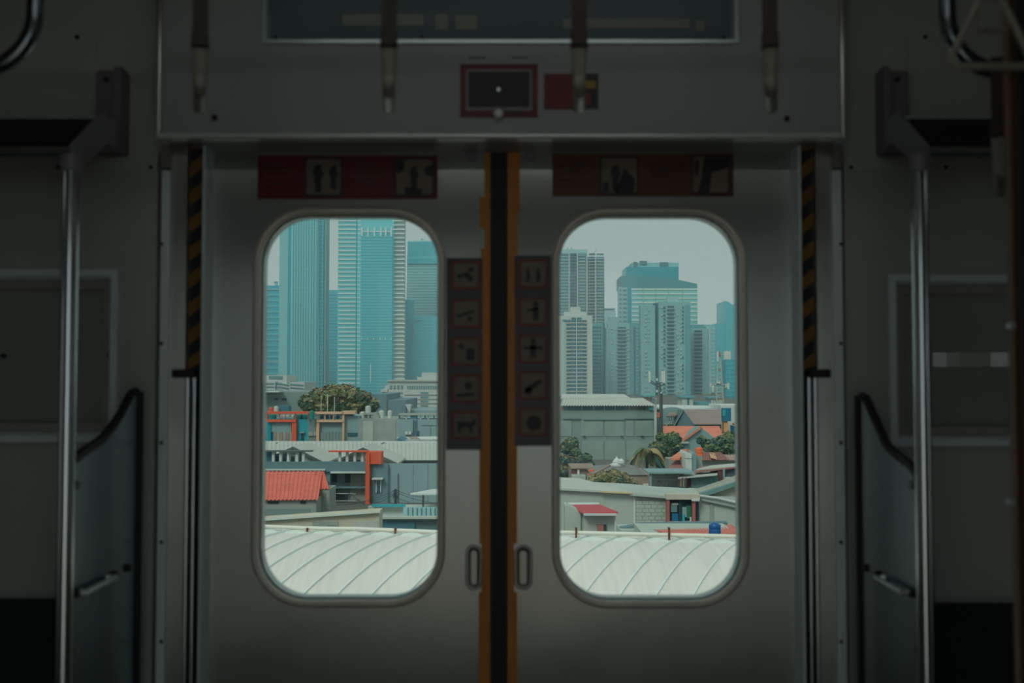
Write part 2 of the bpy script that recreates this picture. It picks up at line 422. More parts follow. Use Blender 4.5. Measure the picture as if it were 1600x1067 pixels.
# recessed pull handles
def pull(root, px0, py0, px1, py1):
    (xa, zt), (xb, zb) = ppt(px0, py0), ppt(px1, py1); R = (xb - xa) / 2 - .0005
    def L(o, y): return [(x, y, z) for x, z in rrect(xa - o, xb + o, zb - o, zt + o, R + o, 6)]
    m = MB(); loft(m, [L(.0, YD), L(-.001, YD - .005), L(-.006, YD - .005), L(-.009, YD - .0015), L(-.0095, YD - .001)])
    h = struct(m, 'pull_handle', M_steel2, root, smooth=True)
    q = MB(); q.poly([Vector(p) for p in L(-.0055, YD - .0012)], .001); q.build('painted_handle_shade', M_screw, h)  # dark sheet stands in for the shade inside the handle
    g = MB(); g.poly([Vector(p) for p in L(-.0125, YD - .003)], .0025); g.build('grip', M_steel2, h)
pull(dl, 727, 851, 754, 922); pull(dr, 803, 851, 832, 922)
for root, px in ((dl, 737), (dr, 828)):
    p = at(px, 243, YD); struct(MB().tube([(p.x, YD - .003, p.z), (p.x, YD + .001, p.z)], .014, 16), 'access_plug', M_brack, root)
p = at(716, 251, YD); struct(MB().lathe([(.0005, -.0035), (.0028, -.002), (.0035, 0), (.0028, .002), (.0005, .0035)], (p.x, YD - .002, p.z), 10), 'shiny_rivet', M_chrome, dl, smooth=True)

# --- stickers
def flat(root, name, m, px0, py0, px1, py1, lift, thick=.0006, rr=0, label=None):
    y = YD - lift
    a = at(px0, py1, y); b = at(px1, py0, y)
    pts = rrect(a.x, b.x, a.z, b.z, rr, 4) if rr else [(a.x, a.z), (b.x, a.z), (b.x, b.z), (a.x, b.z)]
    return MB().poly([Vector((x, y, z)) for x, z in pts], thick).build(name, m, root, label=label)
def disc(mb, px, py, rpx, y, n=12, sy=1.0):
    c = at(px, py, y); r = rpx / F * y
    mb.poly([Vector((c.x + r * math.cos(2 * PI * i / n), y, c.z + r * sy * math.sin(2 * PI * i / n))) for i in range(n)], .0004)
def pp(mb, pts, y): mb.poly([at(a, b, y) for a, b in pts], .0004)
def person_sym(mb, cx, cy, s, y, arm=0):
    disc(mb, cx, cy - 13 * s, 4.2 * s, y)
    pp(mb, [(cx - 5 * s, cy - 8 * s), (cx + 5 * s, cy - 8 * s), (cx + 4 * s, cy + 15 * s), (cx + .8 * s, cy + 15 * s), (cx, cy + 3 * s), (cx - .8 * s, cy + 15 * s), (cx - 4 * s, cy + 15 * s)], y)
    if arm: pp(mb, [(cx + 4 * s, cy - 8 * s), (cx + 14 * s * arm, cy - 3 * s), (cx + 14 * s * arm, cy), (cx + 4 * s, cy - 3 * s)], y)
def column_sticker(root, x0, y0, x1, y1, cx, cys, kinds, lab):
    st = flat(root, 'prohibition_sticker', M_sblk, x0, y0, x1, y1, .0016, .0014, label=lab)
    for cy, kd in zip(cys, kinds):
        f1 = MB()
        y = YD - .0022; a = at(cx - 23, cy + 23, y); b = at(cx + 23, cy - 23, y)
        holed(f1, rrect(a.x, b.x, a.z, b.z, .004, 3), rrect(a.x + .006, b.x - .006, a.z + .006, b.z - .006, .003, 3), y, y + .0006)
        f1.build('red_border', M_ring, st)
        flat(st, 'pictogram_field', M_cream, cx - 19, cy - 19, cx + 19, cy + 19, .0020, .0004)
        g = MB(); y = YD - .0026
        if kd == 'stand': person_sym(g, cx + 4, cy, .95, y, -1)
        elif kd == 'arms':
            person_sym(g, cx, cy, 1, y); pp(g, [(cx - 15, cy - 4), (cx + 15, cy - 4), (cx + 15, cy + 1), (cx - 15, cy + 1)], y)
        elif kd == 'animal':
            pp(g, [(cx - 14, cy - 6), (cx + 8, cy - 4), (cx + 14, cy - 12), (cx + 16, cy - 3), (cx + 10, cy + 3), (cx + 10, cy + 13), (cx + 6, cy + 13), (cx + 5, cy + 4), (cx - 8, cy + 4), (cx - 9, cy + 13), (cx - 13, cy + 13)], y)
        elif kd == 'round':
            disc(g, cx + 1, cy + 2, 12, y); 
        elif kd == 'pair':
            person_sym(g, cx - 8, cy + 3, .7, y); person_sym(g, cx + 8, cy + 3, .7, y)
        elif kd == 'smoke':
            pp(g, [(cx - 14, cy + 2), (cx + 12, cy - 6), (cx + 13, cy - 2), (cx - 13, cy + 6)], y); pp(g, [(cx + 3, cy + 5), (cx + 9, cy + 5), (cx + 9, cy + 12), (cx + 3, cy + 12)], y)
        elif kd == 'bag':
            pp(g, [(cx + 1, cy - 4), (cx + 13, cy - 4), (cx + 13, cy + 14), (cx + 1, cy + 14)], y); disc(g, cx - 7, cy - 8, 4, y)
        elif kd == 'flat':
            pp(g, [(cx - 15, cy + 8), (cx + 12, cy + 6), (cx + 14, cy + 12), (cx - 14, cy + 13)], y); disc(g, cx + 4, cy - 4, 6, y)
        elif kd == 'lie':
            pp(g, [(cx - 14, cy - 1), (cx + 4, cy - 5), (cx + 12, cy + 6), (cx + 6, cy + 10), (cx - 2, cy + 2), (cx - 12, cy + 5)], y); disc(g, cx + 8, cy - 9, 4, y)
        elif kd == 'slash':
            pp(g, [(cx - 14, cy + 12), (cx - 10, cy + 2), (cx + 12, cy - 10), (cx + 14, cy - 5), (cx - 2, cy + 8)], y); disc(g, cx - 8, cy + 9, 6, y)
        g.build('pictogram_symbol', M_dark, st)
column_sticker(dl, 697, 403, 754, 703, 728, (430, 490, 549, 607, 664), ('lie', 'smoke', 'bag', 'flat', 'animal'), 'black sticker column of five square pictograms with dull red borders')
column_sticker(dr, 804, 399, 861, 697, 833, (428, 487, 545, 602, 659), ('pair', 'stand', 'arms', 'slash', 'round'), 'black sticker column of five square pictograms with dark red borders')

def banner(root, m, x0, y0, x1, y1, sq, texts, lab, ink):
    st = flat(root, 'warning_sticker', m, x0, y0, x1, y1, .0014, .0012, label=lab)
    for (a, b, c, d, ps) in sq:
        flat(st, 'picture_border', M_dark, a - 3, b - 3, c + 3, d + 3, .0017, .0003, .006)
        flat(st, 'picture_field', M_cream, a, b, c, d, .0020, .0003, .005)
        g = MB()
        for q in ps: pp(g, q, YD - .0023)
        g.build('picture_figures', M_dark, st)
    t = MB()
    for (a, y, b) in texts:
        x = a
        while x < b:
            w = random.uniform(4, 11); w = min(w, b - x)
            t.pb(x, y - 1.6, x + w, y + 1.6, YD - .0018, .0004); x += w + 2.2
    t.build('small_print', ink, st)
P_stand = lambda cx, cy, s: [(cx - 4 * s, cy - 20 * s), (cx + 4 * s, cy - 22 * s), (cx + 6 * s, cy - 12 * s), (cx + 9 * s, cy - 6 * s), (cx + 4 * s, cy + 4 * s), (cx + 5 * s, cy + 25 * s), (cx - 5 * s, cy + 25 * s), (cx - 6 * s, cy), (cx - 9 * s, cy - 10 * s)]
banner(dl, M_red, 402, 243, 684, 311,
       [(478, 249, 532, 304, [P_stand(497, 277, .95), P_stand(521, 276, .8)]),
        (619, 249, 675, 304, [P_stand(647, 277, .8), [(620, 250), (632, 250), (630, 268), (620, 272)], [(663, 262), (675, 258), (675, 275), (665, 274)], [(632, 292), (660, 296), (660, 304), (632, 304)]])],
       [(408, 256, 445), (408, 265, 465), (412, 275, 462), (414, 286, 455), (550, 256, 585), (548, 266, 600), (548, 275, 598), (552, 286, 590)],
       'long dark red warning strip with two picture squares above the window', mat('faded_print', (92, 60, 50), .5))
banner(dr, M_ora, 863, 239, 1146, 307,
       [(940, 247, 995, 301, [P_stand(962, 277, .9), [(975, 262), (992, 280), (990, 301), (962, 301)], [(942, 286), (950, 284), (952, 300), (942, 300)]]),
        (1083, 245, 1138, 301, [[(1100, 246), (1138, 246), (1138, 262), (1112, 270), (1108, 301), (1090, 301), (1096, 280)], [(1085, 250), (1093, 250), (1091, 272), (1085, 276)]])],
       [(872, 250, 925), (872, 259, 920), (872, 268, 928), (872, 281, 895), (1012, 258, 1072), (1015, 266, 1072), (1017, 273, 1043)],
       'long dull orange warning strip with two picture squares above the window', M_dark)

# red framed emergency cover and a half covered notice on the header
ec = thing('emergency_cock_cover', 'small black recessed panel with red border at the centre of the header', 'panel', at(779, 140, YH))
def hbox(mb, a, b, c, d, f, t): return mb.pb(a, b, c, d, YH - f, t)
fr = MB(); A = at(719, 182, YH - .005); B = at(840, 100, YH - .005)
holed(fr, [(A.x, A.z), (B.x, A.z), (B.x, B.z), (A.x, B.z)], [(A.x + .012, A.z + .012), (B.x - .012, A.z + .012), (B.x - .012, B.z - .012), (A.x + .012, B.z - .012)], YH - .005, YH - .0002)
fr.build('red_border', M_red, ec)
fr = MB(); holed(fr, [(A.x + .012, A.z + .012), (B.x - .012, A.z + .012), (B.x - .012, B.z - .012), (A.x + .012, B.z - .012)], [(A.x + .017, A.z + .019), (B.x - .017, A.z + .019), (B.x - .017, B.z - .017), (A.x + .017, B.z - .017)], YH - .007, YH - .0002)
fr.build('metal_frame', M_brack, ec)
MB().box(A.x + .015, B.x - .015, YH - .004, YH - .0004, A.z + .015, B.z - .015).build('cover_panel', mat('cover_black', (10, 11, 12), .5), ec)
p = at(779, 140, YH - .006); MB().tube([(p.x, YH - .008, p.z), (p.x, YH - .004, p.z)], .004, 10).build('screw', M_alu, ec)
p = at(779, 178, YH - .012)
MB().lathe([(.001, -.011), (.007, -.008), (.011, 0), (.007, .008), (.001, .011)], (p.x, YH - .014, p.z), 14).build('round_knob', mat('knob_white', (225, 228, 222), .3), ec, smooth=True)
t = MB()
for x, w in ((792, 6), (800, 9), (811, 6)): hbox(t, x, 173, x + w, 178, .0058, .0006)
t.build('small_print', M_dark, ec)
nt_ = thing('notice_sticker', 'small red sticker with dark yellow-marked picture beside the black recessed panel', 'sticker', at(892, 142, YH))
hbox(MB(), 850, 115, 906, 171, .0018, .0016).build('red_panel', M_red, nt_)
hbox(MB(), 906, 115, 935, 170, .0018, .0016).build('picture_panel', M_dark, nt_)
hbox(MB(), 913, 126, 931, 138, .0024, .0005).build('yellow_mark', mat('notice_yellow', (150, 120, 40), .5), nt_)
hbox(MB(), 914, 146, 923, 164, .0024, .0005).build('red_mark', M_ring, nt_)

# route-map case let into the header
mc = thing('route_map_case', 'wide glazed map case with thin aluminium frame at the top of the header', 'display case', ((rm[0] + rm[1]) / 2, YH, rm[2]))
fr = MB(); x0, x1, z0, z1 = rm; loops = []
for (o, y) in ((.004, YH - .0005), (.004, YH - .007), (-.004, YH - .007), (-.006, YH + .02)):
    loops.append([(x0 - o, y, z0 - o), (x1 + o, y, z0 - o), (x1 + o, y, z1 + o), (x0 - o, y, z1 + o)])
loft(fr, loops); fr.build('case_frame', M_alu, mc)
MB().slab((x0, YH + .004, z0), (x1, YH + .004, z0), (x1, YH - .030 + .03, z1), (x0, YH - .0, z1), .0).v
gm = MB(); gm.add([(x0, YH + .004, z0), (x1, YH + .004, z0), (x1, YH + .002, z1), (x0, YH + .002, z1), (x0, YH + .008, z0), (x1, YH + .008, z0), (x1, YH + .006, z1), (x0, YH + .006, z1)],
                  [(0, 1, 2, 3), (4, 7, 6, 5), (0, 4, 5, 1), (1, 5, 6, 2), (2, 6, 7, 3), (3, 7, 4, 0)])
gm.build('cover_glass', M_gframe, mc)
MB().box(x0, x1, YH + .014, YH + .019, z0, z1).build('map_backing', mat('map_backing', (104, 118, 122), .6, 0, .12, 5), mc)
for px in (432, 660, 1130):
    p = at(px, 60, YH); MB().tube([(p.x, YH - .010, p.z), (p.x, YH + .0, p.z)], .0035, 8).build('catch', M_screw, mc)
for (a, b, c, d) in ((535, 22, 662, 40), (680, 22, 700, 46), (712, 24, 745, 46), (880, 30, 1078, 44), (1088, 32, 1100, 48)):  # pale strips painted in for reflections in the cover glass
    MB().pb(a, b, c, d, YH + .0125, .001).build('painted_reflection', mat('reflection_tone', (158, 152, 138), .6), mc)

# ------------------------------------------------------------------ benches, partitions, poles, racks
def bench(name, x0, x1, lab, zt):
    r = thing(name, lab, 'bench', ((x0 + x1) / 2, 1.85, 0))
    prof = [(YF - .002, .40), (YF - .002, zt), (YF - .05, zt + .004), (YF - .075, zt - .03), (YF - .10, .46), (YF - .12, .42)]
    m = MB(); vs = [(x0, y, z) for y, z in prof] + [(x1, y, z) for y, z in prof]; n = len(prof)
    m.add(vs, [(i, (i + 1) % n, (i + 1) % n + n, i + n) for i in range(n)] + [tuple(range(n)), tuple(range(n, 2 * n))]); m.build('backrest', M_seat, r)
    MB().box(x0, x1, 1.70, YF - .1, .33, .43).build('seat_cushion', M_seat, r, bevel=.02)
    MB().box(x0, x1, 1.78, YF - .01, 0, .33).build('seat_base', M_steel2, r)
    return r
XL, XR = -.785, .722
bench('bench_seat', -2.9, XL - .03, 'dark green bench seat behind the partition with the single white stub bar', Zp(950, 2.05))
bench('bench_seat', XR + .03, 2.9, 'dark green bench seat beside the brown edged post', Zp(957, 2.05))

def zof(px, py, Xc):
    Y = Xc * F / (px - 800); return Y, at(px, py, Y).z
def partition(lab, Xc, curve, group, poleY, stub):
    r = thing('bench_partition', lab, 'partition', (Xc, 1.93, 0))
    pts = [zof(px, py, Xc) for px, py in curve]
    # smooth the top curve
    def cr_(p0, p1, p2, p3, t):
        return tuple(.5 * ((2 * b) + (-a + c) * t + (2 * a - 5 * b + 4 * c - d) * t * t + (-a + 3 * b - 3 * c + d) * t ** 3) for a, b, c, d in zip(p0, p1, p2, p3))
    P = [pts[0]] + pts + [pts[-1]]; sm = []
    for i in range(1, len(P) - 2):
        for k in range(6): sm.append(cr_(P[i - 1], P[i], P[i + 1], P[i + 2], k / 6))
    sm.append(pts[-1])
    bot = .12
    out = sm + [(sm[-1][0], bot), (sm[0][0], bot)]
    n = len(out); tr = tessellate_polygon([[Vector((y, z, 0)) for y, z in out]])
    t = .006; vs = [(Xc - t, y, z) for y, z in out] + [(Xc + t, y, z) for y, z in out]
    m = MB().add(vs, [tuple(q) for q in tr] + [tuple(i + n for i in q) for q in tr] + [(i, (i + 1) % n, (i + 1) % n + n, i + n) for i in range(n)])
    m.build('partition_panel', mat('partition_steel', (120, 140, 146), .24, .85, .08, 3), r)
    MB().tube([(Xc, y, z) for y, z in sm], .009, 8).build('edge_trim', M_black, r, smooth='auto')
    MB().box(Xc - .012, Xc + .012, pts[0][0], pts[0][0] + .012, bot, pts[0][1]).build('wall_edge_trim', M_black, r)
    s = -1 if Xc > 0 else 1
    zs = at(140 if Xc < 0 else 1415, 916, 1.85).z
    MB().tube([(Xc + s * .004, 1.80, zs), (Xc + s * .022, 1.80, zs), (Xc + s * .022, 1.93, zs), (Xc + s * .004, 1.93, zs)], .006, 10).build('stub_bar', M_chrome if not stub else M_alu, r, smooth='auto')
    for y in (1.79, 1.96, 2.03): MB().tube([(Xc - .012, y, zs), (Xc + s * .012, y, zs)] if s > 0 else [(Xc + .012, y, zs), (Xc - .012, y, zs)], .008, 10).build('bolt', M_screw, r)
    for py in (757, 1015):
        z = at(110, py, 1.79).z; MB().tube([(Xc - .012, 1.785, z), (Xc + .014, 1.785, z)], .007, 10).build('bolt', M_brack, r)
    return r
partition('steel bench partition with curved top and a white stub bar, window with plain dark blind beyond', XL,
          [(213, 612), (205, 616), (195, 636), (180, 662), (160, 686), (130, 708), (108, 728), (103, 748)], None, 1.75, True)
partition('steel bench partition with curved top and black trim, next to the brown edged post side', XR,
          [(1346, 619), (1353, 624), (1362, 645), (1374, 672), (1385, 697), (1405, 715), (1426, 732), (1434, 752)], None, 1.75, False)

def pole(lab, Xc, Y, ztop):
    r = thing('grab_pole', lab, 'pole', (Xc, Y, 0), None)
    MB().tube([(Xc, Y, .002), (Xc, Y, ztop)], .0145, 20).build('pole_tube', M_chrome, r, smooth='auto')
    MB().tube([(Xc, Y, 0.0), (Xc, Y, .02)], .03, 16).build('floor_flange', M_steel2, r)
    MB().tube([(Xc, Y, ztop - .02), (Xc, Y, ztop + .008)], .019, 14).build('top_joint', M_brack, r, smooth='auto')
pole('chrome grab pole at the partition with the white stub bar', at(106, 600, 1.75).x, 1.75, at(107, 250, 1.75).z)
pole('chrome grab pole in front of the window reflecting a pale strip', at(1441, 600, 1.75).x, 1.75, at(1441, 250, 1.75).z)

def rack(lab, x_in, sgn, pxs):
    """luggage rack along the wall from x_in outward"""
    zf = at(800, 239, 1.79).z; zr = at(800, 186, 1.90).z
    xo = x_in + sgn * 2.2
    r = thing('luggage_rack', lab, 'rack', ((x_in + xo) / 2, YF, zf))
    MB().tube([(x_in + sgn * -.005, 1.785, zf), (xo, 1.785, zf)], .009, 12).build('front_rail', M_chrome, r, smooth='auto')
    MB().tube([(x_in, 1.90, zr), (xo, 1.90, zr)], .006, 10).build('rear_rail', M_alu, r, smooth='auto')
    MB().slab((x_in, 1.795, zf), (xo, 1.795, zf), (xo, 1.895, zr), (x_in, 1.895, zr), .004).build('front_lip', M_rack, r)
    MB().slab((x_in, 1.905, zr), (xo, 1.905, zr), (xo, YF - .002, zr), (x_in + sgn * .09, YF - .002, zr), .006).build('rack_shelf', M_rack, r)
    for k in range(3):
        f = (k + .7) / 3.4; MB().tube([(x_in, 1.785 + .115 * f, zf + (zr - zf) * f - .006), (xo, 1.785 + .115 * f, zf + (zr - zf) * f - .006)], .003, 6).build('rack_bar', M_brack, r)
    a, b = sorted((x_in, x_in - sgn * .006)); P = [(1.775, zf - .012), (1.81, zf - .022), (1.93, zr - .04), (1.97, zr - .04), (1.97, zr + .012), (1.90, zr + .014), (1.775, zf + .012)]
    n = len(P); tr = tessellate_polygon([[Vector((y, z, 0)) for y, z in P]]); arm = MB()
    arm.add([(a, y, z) for y, z in P] + [(b, y, z) for y, z in P], [tuple(q) for q in tr] + [tuple(i + n for i in q) for q in tr] + [(i, (i + 1) % n, (i + 1) % n + n, i + n) for i in range(n)])
    arm.build('bracket_arm', M_brack, r)
    z0 = at(800, 245, YF).z; z1 = at(800, 116, YF).z
    c0, c1 = sorted((at(pxs[0], 150, YF).x, at(pxs[1], 150, YF).x))
    MB().box(c0, c1, YF - .03, YF, z0, z1).build('wall_bracket', M_brack, r, bevel=.006)
    e0, e1 = (c1 - .014, c1) if sgn < 0 else (c0, c0 + .014)
    MB().box(e0, e1, YF - .055, YF - .03, z0, z1).build('bracket_flange', M_brack, r)
    for px in pxs[2:]:
        p = at(px, 124, YF - .034); MB().tube([(p.x, YF - .034, p.z), (p.x, YF - .02, p.z)], .0055, 10).build('screw', M_screw, r)
rack('luggage rack above the window with the plain dark blind', -.795, -1, (158, 204, 165, 183))
rack('luggage rack above the window next to the brown edged post', at(1408, 200, 1.90).x, 1, (1366, 1412, 1384, 1403))

# access panel behind each rack
for nm, a, b in (('wall_panel', -2.3, at(153, 60, YF).x), ('wall_panel', at(1417, 60, YF).x, 2.3)):
    s_ = -1 if a < -1 else 1
    r = thing(nm, 'flat grey screwed access panel above the ' + ('luggage rack beyond the curved partition with white stub bar' if s_ < 0 else 'luggage rack next to the brown edged post'), 'panel', ((a + b) / 2, YF, 2.0))
    MB().box(a, b, YF - .004, YF - .0005, Zp(184, YF), Zp(52, YF)).build('panel_sheet', M_wall, r, bevel=.001)
    p = at(122 if s_ < 0 else 1444, 59, YF); MB().tube([(p.x, YF - .006, p.z), (p.x, YF - .002, p.z)], .005, 8).build('screw', M_screw, r)
# screwed cover rail along the wall below the racks
for nm, a, b, scr in (('trim_6', -5, xl, (92, 237)), ('trim_7', xr, 5, (1329, 1476))):
    o = struct(MB().box(a, b, YF - .004, YF - .0002, Zp(268, YF), Zp(248, YF)), nm, M_wall)
    for px in scr:
        p = at(px, 262, YF); struct(MB().tube([(p.x, YF - .0065, p.z), (p.x, YF - .003, p.z)], .0045, 8), 'screw', M_screw, o)

# overhead rails with bent ends
def rail(lab, x_in, sgn, Y, zr, xe):
    r = thing('overhead_rail', lab, 'rail', (x_in, Y, zr))
    R = .085; pts = [(xe, Y, zr)]
    cx, cz = x_in + sgn * R, zr + R
    for i in range(9):
        a = math.radians(-90 + (-sgn) * 90 * i / 8) if False else math.radians(90 * i / 8)
        pts.append((cx - sgn * R * math.sin(a), Y, cz - R * math.cos(a)))
    pts.append((x_in, Y, 2.258))
    MB().tube(pts, .0125, 14).build('rail_tube', M_rail, r, smooth='auto')
    MB().tube([(x_in, Y, zr + .165), (x_in, Y, zr + .20)], .03, 16).build('joint_collar', M_black, r, smooth='auto')
    MB().tube([(x_in, Y, 2.24), (x_in, Y, 2.26)], .03, 16).build('ceiling_flange', M_steel2, r)
YRl = 1.5
rail('bent chrome overhead rail above the plain partition with white stub bar', at(54, 60, YRl).x, -1, YRl, at(0, 108, YRl).z, -2.6)
rail('bent chrome overhead rail beside the hanging triangle handle', at(1481, 60, YRl).x, 1, YRl, at(0, 112, YRl).z, 2.6)
# the long rail over the doorway that carries the four straps
dr_ = thing('overhead_rail', 'straight overhead rail above the door that carries the straps', 'rail', (0, 1.6, 2.02))
MB().tube([(-1.2, 1.6, 2.02), (1.2, 1.6, 2.02)], .0125, 12).build('rail_tube', M_chrome, dr_, smooth='auto')
for x in (-1.1, -.35, .55, 1.1): MB().tube([(x, 1.6, 2.02), (x, 1.6, 2.26)], .009, 10).build('hanger_rod', M_chrome, dr_)

def strap(lab, px, Y, zrail, z_strap_end, z_bot, group, w=.0245, rot=0, first=None):
    p = at(px, 40, Y)
    r = thing('hanging_strap', lab, 'hanging strap', (p.x, Y, zrail), group)
    # loop of vinyl round the rail, seen on its edge
    h = zrail - z_strap_end
    MB().box(p.x - w / 2, p.x + w / 2, Y - .018, Y - .014, z_strap_end, zrail).box(p.x - w / 2, p.x + w / 2, Y + .014, Y + .018, z_strap_end, zrail) \
        .box(p.x - w / 2, p.x + w / 2, Y - .018, Y + .018, zrail + .014, zrail + .018).box(p.x - w / 2, p.x + w / 2, Y - .018, Y - .014, zrail, zrail + .016).box(p.x - w / 2, p.x + w / 2, Y + .014, Y + .018, zrail, zrail + .016).build('strap_band', M_strap, r)
    MB().box(p.x - w * .56, p.x + w * .56, Y - .020, Y + .020, z_strap_end - .001, z_strap_end + .022).build('strap_buckle', M_strap, r, bevel=.003)
    # triangular handle: apex in the buckle, seen on edge; its yoke narrows towards the grip
    T = [(0, z_strap_end + .006), (-.062, z_bot + .014), (-.050, z_bot + .004), (.050, z_bot + .004), (.062, z_bot + .014), (0, z_strap_end + .006)]
    hm = MB(); N = 5; seg = 10
    pts = []
    for i in range(N):
        for k in range(5):
            a, b = T[i], T[i + 1]; t = k / 5; pts.append((a[0] + (b[0] - a[0]) * t, a[1] + (b[1] - a[1]) * t))
    pts.append(T[-1]); zt_, zb_ = z_strap_end + .006, z_bot
    vs = []; n = len(pts)
    for i, (y, z) in enumerate(pts):
        f = min(1, max(0, (z - zb_) / (zt_ - zb_))); wx = .0095 + .0035 * f; wy = .006
        a = pts[max(i - 1, 0)]; b = pts[min(i + 1, n - 1)]; d = Vector((b[0] - a[0], b[1] - a[1])); d.normalize(); nn = Vector((-d.y, d.x))
        for j in range(seg):
            q = 2 * PI * j / seg; vs.append((p.x + wx * math.cos(q), Y + y + nn.x * wy * math.sin(q), z + nn.y * wy * math.sin(q)))
    fs = [(i * seg + j, i * seg + (j + 1) % seg, (i + 1) * seg + (j + 1) % seg, (i + 1) * seg + j) for i in range(n - 1) for j in range(seg)]
    hm.add(vs, fs); hm.build('strap_handle', M_hand, r, smooth=True)
    r.rotation_euler.z = -math.atan2(p.x, Y)
    return r
g4 = 'hanging straps over the doorway'
ze, zb_ = at(0, 76, 1.6).z, at(0, 163, 1.6).z
for px, lb in ((313, 'brown strap with pale handle near the hazard striped pillar on the red strip side'), (608, 'brown strap with pale handle before the map case, above the red warning strip'),
               (905, 'brown strap with pale handle hanging in front of the small red notice sticker'), (1203, 'brown strap with pale handle hanging beyond the map case over the orange strip side')):
    strap(lb, px, 1.6, 2.02, ze, zb_, g4)
strap('lower brown strap with pale handle beside the brown edged post', 1560, YRl, at(0, 112, YRl).z, at(0, 214, YRl).z, at(0, 298, YRl).z, None)
# triangle handle seen flat on
th = thing('hanging_strap', 'pale triangular strap handle seen flat in front of the bent rail', 'hanging strap', at(1540, 0, 1.25))
def tri(pts, r): 
    return MB().tube([at(a, b, 1.25) for a, b in pts], r, 10)
rt = at(1548, 0, 1.25)
MB().box(rt.x - .012, rt.x + .012, 1.248, 1.252, at(0, -2, 1.25).z, 2.258).build('strap_band', M_strap, th)
tri([(1534, -6), (1487, 88), (1486, 98), (1494, 104), (1602, 104), (1610, 98), (1609, 88), (1562, -6), (1534, -6)], .0052).build('triangle_ring', M_hand, th, smooth='auto')
MB().box(rt.x - .016, rt.x + .016, 1.243, 1.257, at(0, 48, 1.25).z, at(0, 46, 1.25).z).build('small_plate', M_hand, th)
tri([(1530, 0), (1532, 50), (1570, 50)], .003).build('inner_wire', M_hand, th)

# near post at the edge of the frame
Yp = 1.3
px_ = thing('edge_post', 'dark upright post with brown edge trim cut off by the frame', 'post', at(1600, 533, Yp) * Vector((1, 1, 0)) if False else Vector((at(1600, 533, Yp).x, Yp, 0)))
a = at(1594, 533, Yp).x
MB().box(a, a + .05, Yp, Yp + .018, 0, 2.26).build('post_core', M_black, px_, bevel=.004)
b = at(1582, 533, Yp).x
MB().box(b, a, Yp + .006, Yp + .014, 0, 2.26).build('brown_edge', mat('brown_trim', (100, 80, 60), .4, .0, .15, 9), px_, bevel=.003)
MB().box(a - .002, a + .0, Yp - .002, Yp + .006, 0, 2.26).build('edge_bead', mat('bead_brown', (84, 50, 28), .35, .3), px_)
for py in (508, 785):
    p = at(1583, py, Yp); MB().tube([(p.x, Yp + .002, p.z), (p.x, Yp + .008, p.z)], .0045, 10).build('screw', M_alu, px_)

# curved grab pipe across the aisle, mirrored faintly in the blind window
gp = thing('curved_grab_pipe', 'curved chrome grab pipe of the opposite bench end', 'pipe', (-1.95, -.1, 0))
pts = []
for i in range(13):
    a = math.radians(-80 + 160 * i / 12); pts.append((-2.0 + .14 * math.cos(a), -.1, 1.28 + .27 * math.sin(a)))
MB().tube([(-2.0, -.1, 0)] + [(-2.0, -.1, .95)] + pts + [(-2.0, -.1, 1.6), (-2.0, -.1, 2.26)], .012, 10).build('pipe_tube', M_chrome, gp, smooth='auto')

# ================================================================== outside
struct(MB().box(-1500, 1500, 3.2, 2600, GZ - .5, GZ), 'ground', mat('ground_dirt', (96, 100, 92), .9, 0, .2, .05))
def m3(n, c, r=.8, v=.08, s=.4, **k): return mat(n, c, r, 0, v, s, **k)
C_roof = mat('vault_sheet', (222, 216, 206), .6, .0, .06, 9, 0, (1.6, .12, .12))
C_rib = mat('vault_seam', (222, 228, 224), .5, .0)
C_pipe = mat('white_pipe', (226, 222, 210), .5)
C_rust = mat('rusty_iron', (104, 66, 50), .8, 0, .2, 8)
C_white = m3('white_plaster', (205, 210, 204)); C_cream = m3('cream_plaster', (196, 188, 168), v=.12, s=.6)
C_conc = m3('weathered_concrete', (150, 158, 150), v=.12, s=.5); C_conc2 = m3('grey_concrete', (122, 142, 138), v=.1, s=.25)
C_lgrey = m3('pale_block_wall', (176, 184, 174), v=.07, s=.5)
C_bluegrey = m3('blue_grey_plaster', (98, 128, 134), v=.05); C_bluelt = m3('pale_blue_grey_plaster', (132, 160, 162), v=.05, s=.2)
C_turq = m3('turquoise_paint', (36, 160, 172), v=.06); C_green = m3('green_tank', (20, 128, 118), v=.05)
C_orange = m3('orange_paint', (222, 92, 62), v=.05); C_peach = m3('peach_paint', (216, 172, 138), v=.05)
C_redroof = m3('red_sheet', (218, 112, 94), v=.12, s=1.2); C_pink = m3('faded_red_sheet', (206, 120, 106), v=.1, s=1)
C_tile = m3('orange_tile', (222, 132, 106), v=.1, s=.6); C_brownroof = m3('mauve_brown_roof', (150, 132, 126), v=.06, s=.5)
C_wroof = m3('pale_sheet_roof', (188, 190, 180), v=.06, s=.3); C_rustroof = m3('rusty_sheet_roof', (150, 100, 92), v=.25, s=.8)
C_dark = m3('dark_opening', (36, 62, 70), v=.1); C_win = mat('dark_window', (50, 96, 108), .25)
C_brick = m3('brown_block', (150, 130, 118), v=.15, s=.8); C_tealw = m3('dark_teal_paint', (52, 116, 130)); C_blue = m3('blue_plastic', (12, 108, 142), r=.4)
C_hip = m3('grey_hip_roof', (120, 122, 118), v=.1, s=.8); C_ltblue = m3('light_blue_sheet', (150, 196, 202)); C_post = mat('grey_iron', (96, 104, 104), .6, .3)
C_gshed = m3('green_grey_sheet', (104, 136, 134), v=.08, s=.6); C_pinkp = m3('dull_pink_paint', (170, 100, 98)); C_maroon = m3('maroon_board', (104, 62, 64))

